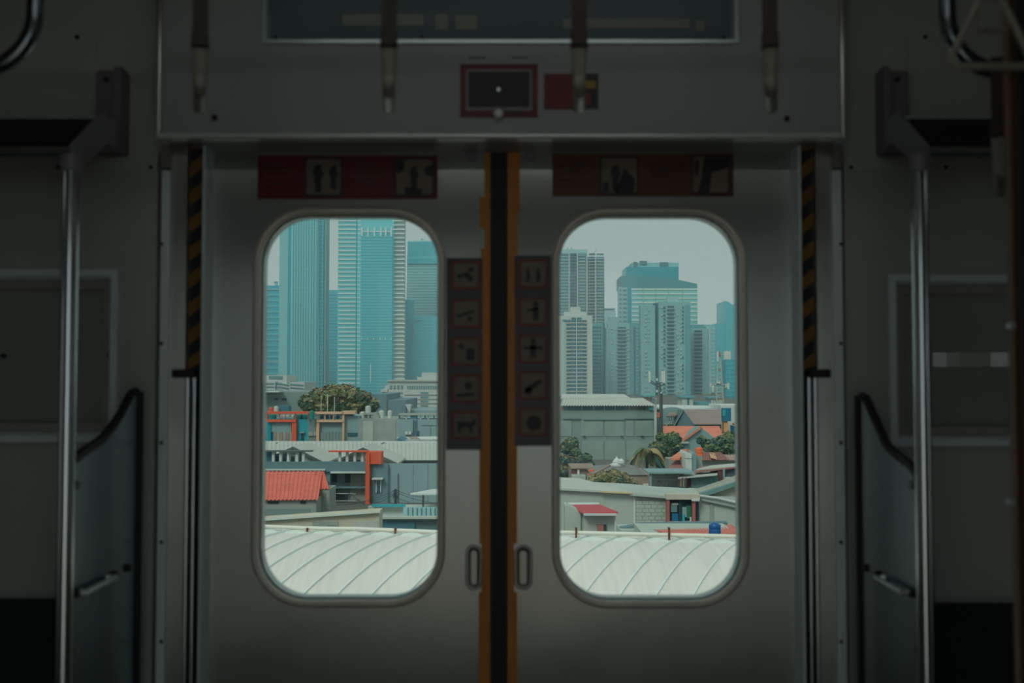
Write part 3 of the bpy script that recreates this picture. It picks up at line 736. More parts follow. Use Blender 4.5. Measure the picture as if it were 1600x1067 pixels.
def bld(name, lab, cat, px, Y, group=None):
    p = at(px, 600, Y); return thing(name, lab, cat, (p.x, Y, GZ), group)
def fac(root, name, m, a, b, c, d, Y, dep, **k): return MB().pb(a, b, c, d, Y, dep).build(name, m, root, **k)
def tow(a, b, c, Y, dep, mb=None, k=0):
    """block from roof pixel b down to the ground"""
    if Y > 600: dep = min(dep, 12)
    p = at(a, b, Y); q = at(c, b, Y); return (mb or MB()).box(p.x, q.x, Y, Y + dep, GZ, p.z, k)
def prism(root, name, m, pts, Y, dep, **k): return MB().poly([at(x, y, Y) for x, y in pts], dep).build(name, m, root, **k)
def downpoly(root, name, m, pts, Y, dep, **k):
    """top outline given in pixels left to right, closed at ground level"""
    P = [at(x, y, Y) for x, y in pts]; P.append(Vector((P[-1].x, Y, GZ))); P.append(Vector((P[0].x, Y, GZ)))
    return MB().poly(P, dep).build(name, m, root, **k)
def tank(lab, px0, px1, py0, py1, Y, m, group=None, zsup=None, cat='water tank'):
    a = at(px0, py1, Y); b = at(px1, py0, Y); r = (b.x - a.x) / 2; h = b.z - a.z; c = ((a.x + b.x) / 2, Y + r, a.z)
    t = thing('water_tank', lab, cat, c, group)
    MB().lathe([(r * .97, 0), (r, h * .04), (r, h * .3), (r * .96, h * .33), (r, h * .36), (r, h * .6), (r * .96, h * .63), (r, h * .66), (r, h * .84), (r * .9, h * .9)], c, 16).build('tank_body', m, t, smooth='auto')
    MB().lathe([(r * .92, h * .88), (r * .5, h * .96), (r * .3, h), (.02, h)], c, 16).build('tank_lid', m, t, smooth='auto')
    return t

# ---- the near vaulted roof
H = 2.5
def ridge(x): return Vector((x, 15.75 - .144 * x, CZ - H))
RV = 4.0; KX = .58
def vault(x, s, lift=0.0):
    """s metres down from the crest towards the train; the seams run askew"""
    q = ridge(x); a = max(-1, min(1, s / RV)); z = math.sqrt(max(0, RV * RV - s * s)) - RV
    n = Vector((0, -a, math.sqrt(1 - a * a)))
    return Vector((q.x - KX * s, q.y - s, q.z + z)) + n * lift
vr = thing('vaulted_roof', 'long pale ribbed vaulted metal roof just below the train', 'roof', (0, 15.7, CZ - H))
SP = .475; X0 = -.81 - SP * 34
SS = [-3.2, -2.8, -2.4, -2, -1.6, -1.2, -.9, -.6, -.4, -.2, 0, .2, .4, .6, .8, 1.0, 1.2, 1.4, 1.6, 1.8, 2, 2.2, 2.5, 2.8, 3.1, 3.4]
first = None
for i in range(62):
    xa = X0 + SP * i; m = MB(); cols = []
    for k in range(5):
        x = xa + SP * k / 4; cols.append((x, (0, .004, 0, .004, 0)[k]))
    vs = [vault(x, s, l) for s in SS for x, l in cols] + [vault(x, s, l - .02) for s in SS for x, l in cols]
    nC = 5; nS = len(SS); off = nC * nS; fs = []
    for j in range(nS - 1):
        for k in range(nC - 1):
            a = j * nC + k; fs += [(a, a + 1, a + nC + 1, a + nC), (off + a, off + a + nC, off + a + nC + 1, off + a + 1)]
    m.add(vs, fs); m.build('roof_sheet', C_roof, vr, smooth=True)
    sm = MB(); w = .014
    cs = [[vault(xa - w, s, .0), vault(xa - w * .8, s, .035), vault(xa + w * .8, s, .035), vault(xa + w, s, 0)] for s in SS]
    vs = [p for c in cs for p in c]; fs = [(j * 4 + k, j * 4 + k + 1, j * 4 + k + 5, j * 4 + k + 4) for j in range(nS - 1) for k in range(3)]
    sm.add(vs, fs); sm.build('standing_seam', C_rib, vr)
    if 20 < i < 50:   # low upstand plate between the seams along the crest
        up = MB(); q0, q1 = vault(xa + .03, .10, 0), vault(xa + SP - .03, .10, 0)
        N = 8; top = [q0.lerp(q1, t / N) + Vector((0, 0, .055 * math.sin(PI * t / N) ** .6)) for t in range(N + 1)]; bot = [q0.lerp(q1, t / N) - Vector((0, 0, .02)) for t in range(N + 1)]
        D = Vector((0, .012, 0)); L_ = top + bot + [p + D for p in top] + [p + D for p in bot]; M_ = N + 1
        fs = []
        for t in range(N): fs += [(t, t + 1, M_ + t + 1, M_ + t), (2 * M_ + t, 3 * M_ + t, 3 * M_ + t + 1, 2 * M_ + t + 1), (t, 2 * M_ + t, 2 * M_ + t + 1, t + 1)]
        up.add(L_, fs); up.build('crest_plate', C_rib, vr)
for i in (8, 20, 34, 48):
    q = ridge(X0 + SP * i + KX * .0); MB().tube([(q.x, q.y, GZ), (q.x, q.y, q.z - .03)], .12, 12).build('support_column', C_post, vr)
wp = thing('roof_pipe', 'long white pipe on rusty brackets along the crest of the vaulted roof', 'pipe', ridge(0) + Vector((0, 0, .1)))
def rp(px, py, dy=0.0):
    # point over the crest seen at px
    x = (px - 800) / F * 15.6
    for _ in range(6): x = (px - 800) / F * (15.75 - .144 * x)
    q = ridge(x); return Vector((q.x, q.y + dy, at(px, py, q.y + dy).z))
MB().tube([rp(200, 818, .1), rp(405, 822, .1), rp(480, 825, .1), rp(560, 826, .1), rp(685, 831, .1), rp(875, 831.5, .1), rp(1157, 838, .1), rp(1400, 843, .1)], .030, 10).build('pipe_run', C_pipe, wp, smooth='auto')
MB().tube([rp(200, 828, .22), rp(480, 830, .22), rp(600, 829, .22), rp(640, 828, .22), rp(700, 831, .22)], .020, 8).build('second_pipe', C_pipe, wp, smooth='auto')
for px in (481, 618, 900, 1045, 345, 1190):
    q = rp(px, 828, .1); s0 = vault(q.x, .0)
    b = MB().box(q.x - .016, q.x + .016, q.y - .05, q.y - .03, s0.z - .12, q.z + .03).box(q.x - .016, q.x + .12, q.y - .14, q.y - .03, s0.z - .055, s0.z - .02).box(q.x - .016, q.x + .016, q.y - .05, q.y + .03, q.z + .02, q.z + .04)
    b.build('pipe_bracket', C_rust, wp)

# ---- left-hand window, from near to far
b = bld('low_shed', 'cream plastered shed with a sloping white roof edge below the red sheet roof', 'shed', 495, 60)
downpoly(b, 'shed_wall', C_cream, [(360, 815), (592, 799), (592.5, 799)], 60, 1.6)
MB().slab(at(350, 815, 59.7), at(594, 798, 59.7), at(594, 797.4, 62), at(350, 814.4, 62), .12).build('roof_slab', C_white, b)
fac(b, 'patched_plaster', C_conc, 488, 815, 528, 822, 59.93, .07); fac(b, 'grey_sill', C_conc2, 512, 820, 524, 822, 59.9, .1); fac(b, 'pale_patch', C_wroof, 552, 814, 590, 824, 59.95, .05)
b = bld('teal_shed', 'dark teal low building with pale blue railing sheet on its roof', 'building', 650, 66)
tow(592, 810, 648, 66, 6).build('dark_teal_wall', C_tealw, b); tow(648, 810, 720, 66.2, 6).build('blue_grey_wall', C_bluegrey, b)
fac(b, 'roof_ledge', C_lgrey, 590, 808, 722, 811, 65.6, 6.6)
m = MB(); p0 = at(630, 808, 66.4); p1 = at(722, 792, 66.4)
m.box(p0.x, p1.x, 66.4, 66.46, p0.z, p1.z); rs = m.build('railing_sheet', C_ltblue, b)
k = 0
for px in range(637, 722, 7): fac(b, 'railing_upright', C_post, px, 793.5, px + .8, 808, 66.3, .08)
fac(b, 'parapet_wall', C_lgrey, 575, 791, 632, 809, 67.5, .4); fac(b, 'blue_awning', C_turq, 581, 788.3, 633, 791.8, 67, .3)
p = at(596, 800, 67); MB().tube([at(596, 790, 67.3), at(596, 808, 67.3)], .03, 6).build('drain_pipe', C_dark, b)
p = at(660, 790, 69)
b2 = bld('rooftop_umbrella', 'white canopy on a pole at the edge of the left window', 'canopy', 661, 70)
fac(b2, 'canopy_pole', C_post, 659.5, 771, 662.5, 812, 70, .12)
MB().slab(at(641, 770.5, 69), at(700, 770.5, 69), at(700, 763, 73), at(676, 764, 73), .12).build('canopy_roof', C_white, b2)
MB().box(p.x - 1.5, p.x + 1.5, 69.8, 71, GZ, at(661, 812, 70).z).build('canopy_plinth', C_conc, b2)

b = bld('red_roof_house', 'concrete house with a red corrugated metal roof', 'house', 450, 95)
MB().corr(at(360, 782, 94.6), at(497, 781, 94.6), at(504, 737, 101), at(360, 737, 101), 22, .09).build('corrugated_roof', C_redroof, b)
MB().corr(at(494, 765, 97.5), at(514, 764, 97.5), at(506, 737, 101), at(494, 737, 101), 4, .09).build('corrugated_roof', C_redroof, b)
tow(360, 780, 494, 95, 6, ).build('house_wall', C_conc, b); tow(493.5, 764, 515, 97.6, 3.5).build('side_wall', C_conc, b)
for a in ((418, 783, 435, 787), (469, 783, 478, 787)): fac(b, 'small_window', C_dark, *a, 94.93, .1)
fac(b, 'small_window', C_brick, 500, 770, 508, 777, 97.5, .12); fac(b, 'small_vent', C_bluelt, 499, 798, 507, 803, 97.5, .12)
fac(b, 'stained_band', C_conc2, 412, 795, 484, 812, 94.94, .07)
fac(b, 'dark_gutter', C_dark, 360, 736, 507, 738, 101.2, .3)

b = bld('blue_grey_house', 'blue grey flat roofed building with an orange frame and white columns', 'building', 550, 112)
tow(408, 723, 516, 112, 2).build('front_wall', C_bluegrey, b)
fac(b, 'parapet', C_bluegrey, 414, 721.5, 573, 737, 111.7, .5)
fac(b, 'parapet_coping', C_white, 410, 733, 508, 735, 111.4, .4)
fac(b, 'recessed_wall', C_conc2, 514, 735, 574, 800, 113.5, .5)
fac(b, 'recess_window', C_dark, 516.5, 741, 526, 753, 113.3, .3); fac(b, 'recess_window', C_dark, 539, 741, 547, 754, 113.3, .3)
fac(b, 'recess_door', C_dark, 516, 765, 526, 788, 113.3, .3); fac(b, 'recess_door', C_dark, 528, 772, 542, 788, 113.3, .3); fac(b, 'recess_shutter', C_conc, 548, 741, 571, 790, 113.35, .2)
fac(b, 'white_canopy', C_white, 516, 737, 572, 739.5, 111.3, 2.2); fac(b, 'balcony_rail', C_lgrey, 516, 770.5, 556, 771.8, 112.3, .15); fac(b, 'balcony_rail', C_lgrey, 516, 782, 556, 783, 112.3, .15)
fac(b, 'balcony_floor', C_bluegrey, 514, 760, 574, 763, 112.3, 1.3)
fac(b, 'small_canopy', C_white, 511, 759, 521, 761, 111.6, .8)
tow(606, 724.5, 720, 112.5, .6).build('pale_side_wall', C_bluelt, b); tow(577, 725, 606.5, 112, .8).build('stair_tower_wall', C_bluegrey, b)
tow(571, 708, 577.5, 111.3, 1.6).build('orange_column', C_orange, b); fac(b, 'orange_block', C_orange, 572.5, 706, 595.5, 725, 111.5, 2)
fac(b, 'orange_beam', C_orange, 513, 704.5, 574, 706.4, 111.4, 1)
fac(b, 'dark_beam', C_post, 409, 704, 487, 706, 111.6, 1)
fac(b, 'slit_window', C_win, 588.5, 751, 594.2, 768.5, 111.8, .3); fac(b, 'window_surround', C_white, 587.2, 750, 588.5, 769.5, 111.7, .3); fac(b, 'window_surround', C_white, 594.2, 750, 595.4, 769.5, 111.7, .3); fac(b, 'window_hood', C_white, 581, 747.5, 597.5, 749.5, 111, 1)
for px in (426.5, 438, 450, 463.5, 473.5, 530.5, 542, 554, 566): fac(b, 'white_column', C_white, px - 1.9, 705, px + 1.9, 722.5, 112, .5)
fac(b, 'dark_roof_room', C_tealw, 409, 705.5, 425, 723, 112.6, 2)
for a in ((430, 709, 436, 722), (441, 708, 447, 722), (454, 713, 460, 722), (467, 706, 471, 722), (545, 719, 551, 724), (557, 718, 563, 724), (570, 716, 572, 723)): fac(b, 'terrace_opening', C_dark, *a, 114, .2)
fac(b, 'drain_pipe', C_post, 621, 740, 622, 795, 112.3, .15)
for px in (645, 668, 690): fac(b, 'wall_joint', C_bluegrey, px, 726, px + .6, 795, 112.46, .06)

b = bld('white_roof_hall', 'long hall with a pale sheet roof and two dormer gables', 'building', 545, 128)
MB().corr(at(340, 723, 127), at(720, 719.5, 127), at(720, 692, 152), at(340, 689, 152), 60, .1, .15).build('sheet_roof', C_wroof, b)
tow(340, 722, 720, 128.5, 22).build('hall_wall', C_bluegrey, b)
for (xa, ya, xp, yp, xb, yb) in ((404, 722, 458, 697.5, 509, 723), (517, 723, 567, 699, 622, 723.5)):
    m = MB(); a_, p_, c_ = at(xa, ya, 120), at(xp, yp, 120), at(xb, yb, 120)
    m.poly([a_ + Vector((0, .6, 0)), p_ + Vector((0, .6, -.1)), c_ + Vector((0, .6, 0)), c_ + Vector((0, .6, -3)), a_ + Vector((0, .6, -3))], .3); m.build('gable_wall', C_lgrey, b)
    ba, bp, bc = [q + Vector((0, 9, 0)) for q in (a_, p_, c_)]
    MB().slab(a_ + Vector((0, -.3, 0)), p_ + Vector((0, -.3, 0)), p_, a_, .28).build('verge_board', C_post, b); MB().slab(p_ + Vector((0, -.3, 0)), c_ + Vector((0, -.3, 0)), c_, p_, .28).build('verge_board', C_post, b)
    MB().slab(a_, p_, bp, ba, .25).build('gable_roof', C_wroof, b); MB().slab(p_, c_, bc, bp, .25).build('gable_roof', C_wroof, b)
prism(b, 'painted_gable_shade', C_conc, [(446, 704), (458, 699.5), (470, 704)], 120.4, .25)  # darker triangle painted in as shade under the peak
tow(404, 724, 622, 121, 1).build('lower_wall', C_conc, b)
m = MB(); m.pb(340, 689.5, 720, 692, 151.8, .5); m.build('ridge_cap', C_white, b); fac(b, 'painted_eave_shadow', C_dark, 620, 719.3, 720, 722, 126.6, .3)  # last strip is the eave's shadow, put in as dark colour
for px in (598, 432): prism(b, 'ridge_vent', C_post, [(px - 4, 694), (px, 691.5), (px + 4, 694)], 149, 1.5)
b = bld('skillion_shed', 'small pale sloping roof with brown stripes behind the long pale roof', 'shed', 655, 156)
MB().slab(at(636, 691, 155), at(700, 691, 155), at(684, 681.5, 163), at(620, 683, 163), .25).build('roof_slab', C_white, b)
for k in (0, 1): MB().slab(at(651 + 33 * k, 690.6, 154.9), at(665 + 22 * k, 690.6, 154.9), at(650 + 22 * k, 681.8, 163), at(637 + 33 * k, 682, 163), .1).build('brown_stripe', m3('brown_sheet', (150, 134, 122)), b)
MB().poly([at(621, 684.5, 155.6), at(640, 691, 155.6), at(640, 700, 155.6), at(621, 690, 155.6)], 6).build('dark_gable', C_tealw, b)
tow(624, 688, 700, 156, 6).build('shed_wall', C_conc, b)

b = bld('shop_row', 'row of workshops with turquoise walls and orange and peach frames', 'building', 540, 168)
for (x0, x1, yt, mm, nm) in ((380, 416, 657, C_bluelt, 'pale_wall'), (416, 462.5, 655, C_turq, 'turquoise_wall'), (462.5, 481, 655, C_turq, 'turquoise_wall'), (481, 495.5, 655, C_conc2, 'grey_wall'), (495.5, 538, 655, C_bluelt, 'pale_wall'), (538, 561, 650, C_bluelt, 'pale_wall'), (561, 622, 654, C_conc, 'streaked_concrete_wall'), (622, 720, 655, C_bluelt, 'pale_wall')):
    tow(x0, yt, x1, 168, 10).build(nm, mm, b)
fac(b, 'streaked_panel', C_lgrey, 567, 658, 583, 690, 167.9, .1); fac(b, 'streaked_panel', C_conc, 590, 657, 618, 690, 167.9, .1)
fac(b, 'orange_beam', C_orange, 416, 643, 484, 646.6, 167, 1.5); fac(b, 'orange_beam', C_orange, 416, 655.5, 462, 659.5, 167, 1.5); fac(b, 'orange_post', C_orange, 455.5, 656, 462.5, 700, 167.2, 1.5); fac(b, 'orange_post', C_orange, 416, 645, 418, 657, 167.2, .5)
fac(b, 'peach_beam', C_peach, 484, 643.5, 536, 647, 167, 1.5); fac(b, 'peach_block', C_peach, 535, 642, 555, 647, 167, 2)
fac(b, 'peach_beam', C_peach, 494, 656, 536, 659.5, 167, 1.5); fac(b, 'peach_post', C_peach, 494, 656, 498.5, 700, 167.2, 1); fac(b, 'peach_post', C_peach, 534.5, 647, 537.5, 700, 167.2, 1)
fac(b, 'turquoise_post', m3('deep_turquoise', (10, 140, 158)), 419, 659, 423, 700, 167.5, .6)
fac(b, 'pale_recess', C_bluelt, 423, 660, 455, 675, 167.7, .4)
m = MB()
for px in range(427, 455, 5): fac(b, 'shutter_panel', C_brick if px % 2 else C_conc, px, 675, px + 4.6, 692, 167.6, .3)
fac(b, 'door_opening', C_dark, 470, 678, 474, 688, 167.8, .3); fac(b, 'door_hood', C_conc, 468, 675, 475, 676.5, 167.4, .5)
for a in ((481.5, 675, 489, 681), (489.5, 675, 495, 681)): fac(b, 'grille_window', C_conc, *a, 167.7, .3)
for px in range(500, 534, 5): fac(b, 'shutter_panel', C_conc2, px, 675, px + 4.6, 692, 167.6, .3)
fac(b, 'vent_window', C_win, 543, 676, 558, 681, 167.8, .3); fac(b, 'side_window', C_win, 408, 678, 414, 690, 167.8, .3)
for px, pm_ in ((418, C_green), (436, C_white), (441, C_white), (447, C_white), (455, C_white), (460, C_green), (470, C_green), (500, C_dark), (508, C_dark), (516, C_dark), (525, C_dark)):
    fac(b, 'rooftop_item', pm_, px, 648, px + (12 if pm_ is C_green else 4.2), 655.5, 169.5, .8)
fac(b, 'rooftop_backdrop', C_bluegrey, 485, 649, 536, 655.5, 171, .4)
fac(b, 'rooftop_cabin', C_bluelt, 538, 647, 552, 655, 169, 2)
for px in (436, 461, 481, 495, 507, 520): fac(b, 'beam_stub', C_peach if px > 484 else C_orange, px, 646, px + 1.2, 656, 167.3, .3)
fac(b, 'roof_canopy', C_conc, 622, 646.5, 700, 649, 168.5, 4)
for px in (623, 634, 646, 656, 663, 668, 677): fac(b, 'canopy_post', C_post if px % 2 else C_white, px, 648, px + 2, 655.5, 169, .3)
fac(b, 'teal_cabinet', C_tealw, 641, 648.5, 651.5, 655.5, 168.8, 1)
for px in (645, 650): fac(b, 'ladder_rail', C_tealw, px, 655, px + .9, 681, 167.7, .2)
for k in range(8): fac(b, 'ladder_rung', C_tealw, 645, 657 + 3 * k, 650.5, 657.7 + 3 * k, 167.75, .1)
fac(b, 'blue_door', m3('blue_door', (30, 82, 110)), 650, 673.5, 654.5, 681, 167.8, .3)
fac(b, 'wall_seam', C_bluegrey, 659, 664, 700, 664.7, 167.9, .1); fac(b, 'wall_seam', C_bluegrey, 672, 664, 672.7, 690, 167.9, .1)
for lab, px in (('white outdoor unit nearer the ladder pair, first of two on the pale workshop wall', 633), ('white outdoor unit touching the ladder side, second of two on the pale workshop wall', 638.3)):
    t = thing('air_conditioner', lab, 'air conditioner', at(px + 2, 681, 167.4), 'outdoor units on the workshop wall')
    fac(t, 'unit_case', C_white, px, 674.5, px + 4.2, 679.5, 167.4, .5); fac(t, 'fan_grille', C_dark, px + .6, 678.8, px + 3.6, 680.6, 167.3, .4)
gT = 'water tanks on the workshop row'
C_gtank = m3('galvanised_tank', (190, 194, 188), r=.5)
for lab, *q in (('tallest standing silver water tank, set higher than its neighbours on the workshop roof', 570, 579, 634, 645), ('silver water tank just left of and below the highest silver tank', 561.5, 570, 643, 654.5),
                ('wide silver water tank on the concrete workshop roof in the middle of the row', 591, 600, 641, 654.5), ('narrow beige-topped silver water tank at the end of the concrete roof', 605, 612.5, 641, 654.5)):
    tank(lab, *q, 170, C_gtank, gT)
fac(b, 'tank_stand', C_conc, 569, 645, 590, 648, 169.6, 2.5); fac(b, 'tank_stand', C_conc, 583, 648, 592, 655, 169.6, 2)
fac(b, 'tank_stand', C_post, 571, 648, 573, 655, 169.8, .4); fac(b, 'tank_stand', C_post, 577, 648, 579, 655, 169.8, .4)
tank('small orange water tank over the orange frame of the workshop row', 419.5, 426, 636.5, 643, 169, C_orange)
tank('small white water tank beside the small orange one', 427, 434.5, 634.5, 643, 169, C_gtank)
tank('green water tank where the orange beam meets the peach beam', 482, 490.5, 641, 655, 166, C_green)
fac(b, 'roof_box', C_tealw, 436, 634, 451, 643.2, 170, 2)
for px, c in ((501.5, 618), (511.5, 616), (522.5, 620)): fac(b, 'flag_pole', C_white, px - .4, c, px + .4, 644, 169.5, .1)

# grey slab walls behind
b = bld('grey_warehouse', 'plain grey blue warehouse wall beside the round tree, under the white stepped block', 'warehouse', 430, 240); tow(380, 612.5, 482, 240, 30).build('warehouse_wall', C_conc2, b)
fac(b, 'white_canopy', C_white, 380, 610.8, 436, 613, 236, 5); fac(b, 'dark_window', C_dark, 428, 622, 434, 625, 239.7, .5); fac(b, 'dark_window', C_dark, 440, 622, 447, 625, 239.7, .5)
b = bld('grey_warehouse', 'plain blue grey warehouse wall below the wide white office block', 'warehouse', 610, 245); tow(578, 616, 604, 245, 30).build('warehouse_wall', C_bluegrey, b); tow(604, 625, 634, 245.5, 30).build('warehouse_wall', C_bluegrey, b); tow(634, 641, 720, 246, 20).build('warehouse_wall', C_bluelt, b)

# ---- trees
C_leaf = [m3('leaf_olive', (138, 142, 100), v=.3, s=.7), m3('leaf_green', (90, 118, 90), v=.3, s=.7), m3('leaf_rust', (160, 144, 106), v=.25, s=.7), m3('leaf_dark', (62, 102, 96), v=.3, s=.7)]
C_bark = m3('bark', (92, 78, 62))
def tree(name, lab, cat, lobes, Y, mats, n=2600, leaf=.35, base=None):
    """lobes: (px, py, rpx) blobs making up the crown"""
    r = bld(name, lab, cat, base or lobes[0][0], Y)
    m = MB(); L = []
    for (px, py, rp_) in lobes:
        c = at(px, py, Y); R = rp_ / F * Y; L.append((c + Vector((0, random.uniform(-.3, .3) * R, 0)), R))
    rt = r.location; low = min(c.z - R for c, R in L)
    cx = sum(c.x for c, R in L) / len(L)
    tk = MB().tube([(cx, Y, GZ), (cx + .1, Y, (GZ + low) / 2), (cx, Y, low + 1)], .35, 8, r2=.2)
    for c, R in L[:7]: tk.tube([(cx, Y, low + .2), (cx + (c.x - cx) * .5, Y, low + (c.z - low) * .6), tuple(c)], .16, 6, r2=.05)
    tk.build('trunk', C_bark, r)
    tot = sum(R * R for c, R in L); rnd = random.Random(len(lab))
    for c, R in L:
        k = int(2.3 * n * R * R / tot)
        for _ in range(k):
            d = Vector((rnd.gauss(0, 1), rnd.gauss(0, 1), rnd.gauss(0, 1))).normalized(); rad = R * (rnd.random() ** .35)
            nz_ = noise.noise(c * .3 + d * 2.2) * .35 + 1
            p = c + d * rad * nz_ * .98; p.z = c.z + (p.z - c.z) * .9
            s = leaf * rnd.uniform(.4, .85)
            a = Vector((rnd.gauss(0, 1), rnd.gauss(0, 1), rnd.gauss(0, .5))).normalized(); bb = (a.cross(d + Vector((.01, .02, .03)))).normalized()
            kk = 0 if noise.noise(p * .55 / max(leaf, .1) * .3) > .02 else 1
            if len(mats) > 2 and d.z > .25 and rnd.random() < .55: kk = 2
            m.add([p - a * s, p + bb * s * .6, p + a * s, p - bb * s * .6 + d * s * .3], [(0, 1, 2, 3)], kk)
    m.build('crown', mats, r)
    return r
tree('broad_tree', 'broad olive and rust coloured tree above the workshop row', 'tree', [(484, 630, 16), (500, 620, 16), (520, 615, 17), (540, 614, 15), (552, 618, 14), (568, 624, 14), (580, 633, 12), (530, 632, 18), (505, 636, 14), (555, 636, 14)], 210, [C_leaf[0], C_leaf[1], C_leaf[2]], 5000, .8, 525)

# ---- white office blocks
C_off = m3('office_white', (188, 196, 192), v=.04, s=.05); C_offw = mat('office_glass', (92, 138, 144), .3)
b = bld('white_office_block', 'white stepped office block with slanting balcony bands beneath the widest glass tower', 'office block', 430, 420)
tow(380, 596, 430, 420, 25).build('block_wall', C_off, b); tow(408, 586, 448, 424, 20).build('rear_wall', C_off, b); tow(430, 600, 452, 421, 22).build('corner_wall', C_off, b); tow(452, 597, 475.5, 420.5, 25).build('wing_wall', C_off, b)
fac(b, 'roof_glass', C_offw, 420, 587.5, 441, 592, 423.6, .5)
for k in range(5):
    y = 598.5 + 5.2 * k
    fac(b, 'window_band', C_offw, 384, y, 428, y + 1.6, 419.7, .4)
    if k < 4:
        prism(b, 'window_band', C_offw, [(428, y - .5), (438, y), (451, y + 2.6), (451, y + 4.4), (438, y + 2), (428, y + 1.4)], 420.6, .5)
    if k < 3: prism(b, 'window_band', C_offw, [(453, y + .8), (474, y + 2.6), (474, y + 4.4), (453, y + 3)], 420.2, .4)
b = bld('white_office_block', 'wide white office block with rows of small windows and a raised roof block', 'office block', 650, 430)
tow(606, 595, 720, 430, 30).build('block_wall', C_off, b); tow(659, 582, 720, 432, 20).build('roof_block', C_off, b); tow(652, 589, 660, 432.2, 20).build('roof_step', C_off, b); fac(b, 'cornice', C_lgrey, 605, 593.4, 720, 596, 429, 3)
tow(601, 602, 607, 430.5, 20).build('wing_step', C_off, b); fac(b, 'wing_block', C_off, 595, 608, 607, 612, 430, 20); fac(b, 'wing_glass', C_offw, 597, 612, 606, 625.5, 431, 10); fac(b, 'wing_block', C_off, 596, 613.5, 607, 615.5, 430, 10)
for px in (609, 614.8, 620.6, 626.4): fac(b, 'window', C_offw, px, 602, px + 3.2, 607.6, 429.7, .5)
for k in range(16): fac(b, 'window', C_offw, 636 + 3.6 * k, 602.5, 638 + 3.6 * k, 607.6, 429.7, .5)
m = MB()
for y in (612.5, 618.8):
    for k in range(7): m.pb(609 + 3 * k, y, 610.6 + 3 * k, y + 2.8, 429.7, .4)
m.build('small_windows', C_offw, b, kind='stuff')
for k in range(5):
    y = 612.4 + 6.7 * k; fac(b, 'window_band', C_offw, 657, y, 669, y + 2.8, 429.7, .4)
    fac(b, 'spandrel_band', C_lgrey, 632, y + 3.4, 700, y + 4.4, 429.5, .4)
MB().poly([at(633, 632, 244), at(642, 632, 244), at(640, 645, 244)], 3).build('pale_hopper', C_off, bld('pale_hopper', 'pale inverted cone shaped hopper in front of the wide white office block', 'hopper', 638, 244))

# ---- glass towers
def tglass(n, c, r=.28, v=.03): return mat(n, c, r, .62, v, .02, 0, (1, 1, .3))
G1 = tglass('glass_deep_teal', (60, 190, 212)); G2 = tglass('glass_teal', (120, 220, 226)); G3 = tglass('glass_pale', (146, 218, 218)); G4 = tglass('glass_mid', (100, 206, 218)); G5 = tglass('glass_dark', (52, 172, 188))
S1 = m3('tower_metal', (150, 192, 190), v=.02, s=.02); S2 = m3('tower_white_fin', (224, 236, 232), v=.02, s=.02); S3 = m3('tower_grey', (134, 202, 206), v=.03, s=.02)
b = bld('glass_tower', 'shorter deep teal glass tower at the edge of the window', 'tower', 410, 1000)
tow(370, 446, 437, 1000, 40).build('tower_body', G1, b); fac(b, 'roof_band', S3, 370, 451, 437, 453, 998.5, 2)
m = MB()
for k in range(15): m.pb(370, 459 + 8.8 * k, 437, 462 + 8.8 * k, 999, 1.2)
m.build('spandrel_band', G4, b); fac(b, 'base_band', S1, 370, 563.5, 437, 565, 998.6, 1.5); fac(b, 'roof_crane', S3, 429, 439.5, 433, 446, 1005, 3); fac(b, 'roof_crane', S3, 427, 440.5, 435, 441.5, 1005, 1)
b = bld('glass_tower', 'tall teal glass tower with fine vertical lines, cut off by the window top', 'tower', 480, 900)
tow(438, 240, 446, 902, 40).build('edge_strip', S3, b); tow(446, 240, 452, 901, 40).build('edge_strip', S3, b); tow(451.5, 240, 456, 900.5, 40).build('dark_strip', G5, b); tow(456, 240, 498, 900, 40).build('tower_body', G2, b); tow(498, 240, 506, 900.5, 40).build('dark_strip', G5, b); tow(505.5, 240, 512, 901.5, 40).build('edge_strip', S3, b)
for px in [456, 460, 464, 468, 472, 476, 480, 484.5, 488.5, 493, 497, 507, 503]:
    fac(b, 'vertical_fin', S1 if px not in (503,) else G2, px - .35, 240, px + .35, 640, 899, 1.5)
m = MB()
for k in range(62): m.pb(456, 242 + 6 * k, 507, 242.9 + 6 * k, 899.7, .4)
m.build('floor_lines', G4, b, kind='stuff')
b = bld('glass_tower', 'plain teal tower filling the gap between the two tallest towers', 'tower', 521, 1100)
tow(508, 453, 540, 1100, 40).build('tower_body', G4, b); m = MB()
for k in range(30): m.pb(508, 460 + 5 * k, 540, 461 + 5 * k, 1099.5, .6)
m.build('floor_lines', G1, b, kind='stuff')
b = bld('finned_tower', 'tall tower with white horizontal fins on both sides of a smooth glass bay', 'tower', 580, 850)
tow(529, 240, 564, 852, 40).build('left_wing', G2, b); tow(557, 240, 616, 850.5, 40).build('core_block', G2, b); tow(613, 240, 617.5, 852, 40).build('dark_strip', G4, b); tow(617, 240, 632, 852.5, 40).build('right_wing', m3('wing_sky_reflection', (176, 200, 198), v=.02), b)  # the right wing's pale colour stands in for reflected sky
tow(557.2, 240, 559, 850.1, 5).build('corner_line', G5, b)
tow(564, 369, 613, 846, 8).build('glass_bay', G4, b)
for px in (565.5, 575, 585, 595, 602.5, 611): fac(b, 'bay_post', S2, px - .9, 354.5, px + .9, 369.5, 846, 1.5)
fac(b, 'bay_rail', S2, 564, 361, 613, 362.2, 846.5, 1)
for k in range(48):
    y = 284 + 6.68 * k
    if y > 640: break
    fac(b, 'fin', S2, 528.2, y, 564, y + 1.5, 850.2, 2.5); fac(b, 'fin', S2, 613, y, 632.5, y + 1.5, 850.2, 2.5)
m = MB()
for k in range(56): m.pb(564, 371 + 4.6 * k, 613, 371.7 + 4.6 * k, 845.8, .3)
m.build('floor_lines', G5, b, kind='stuff')
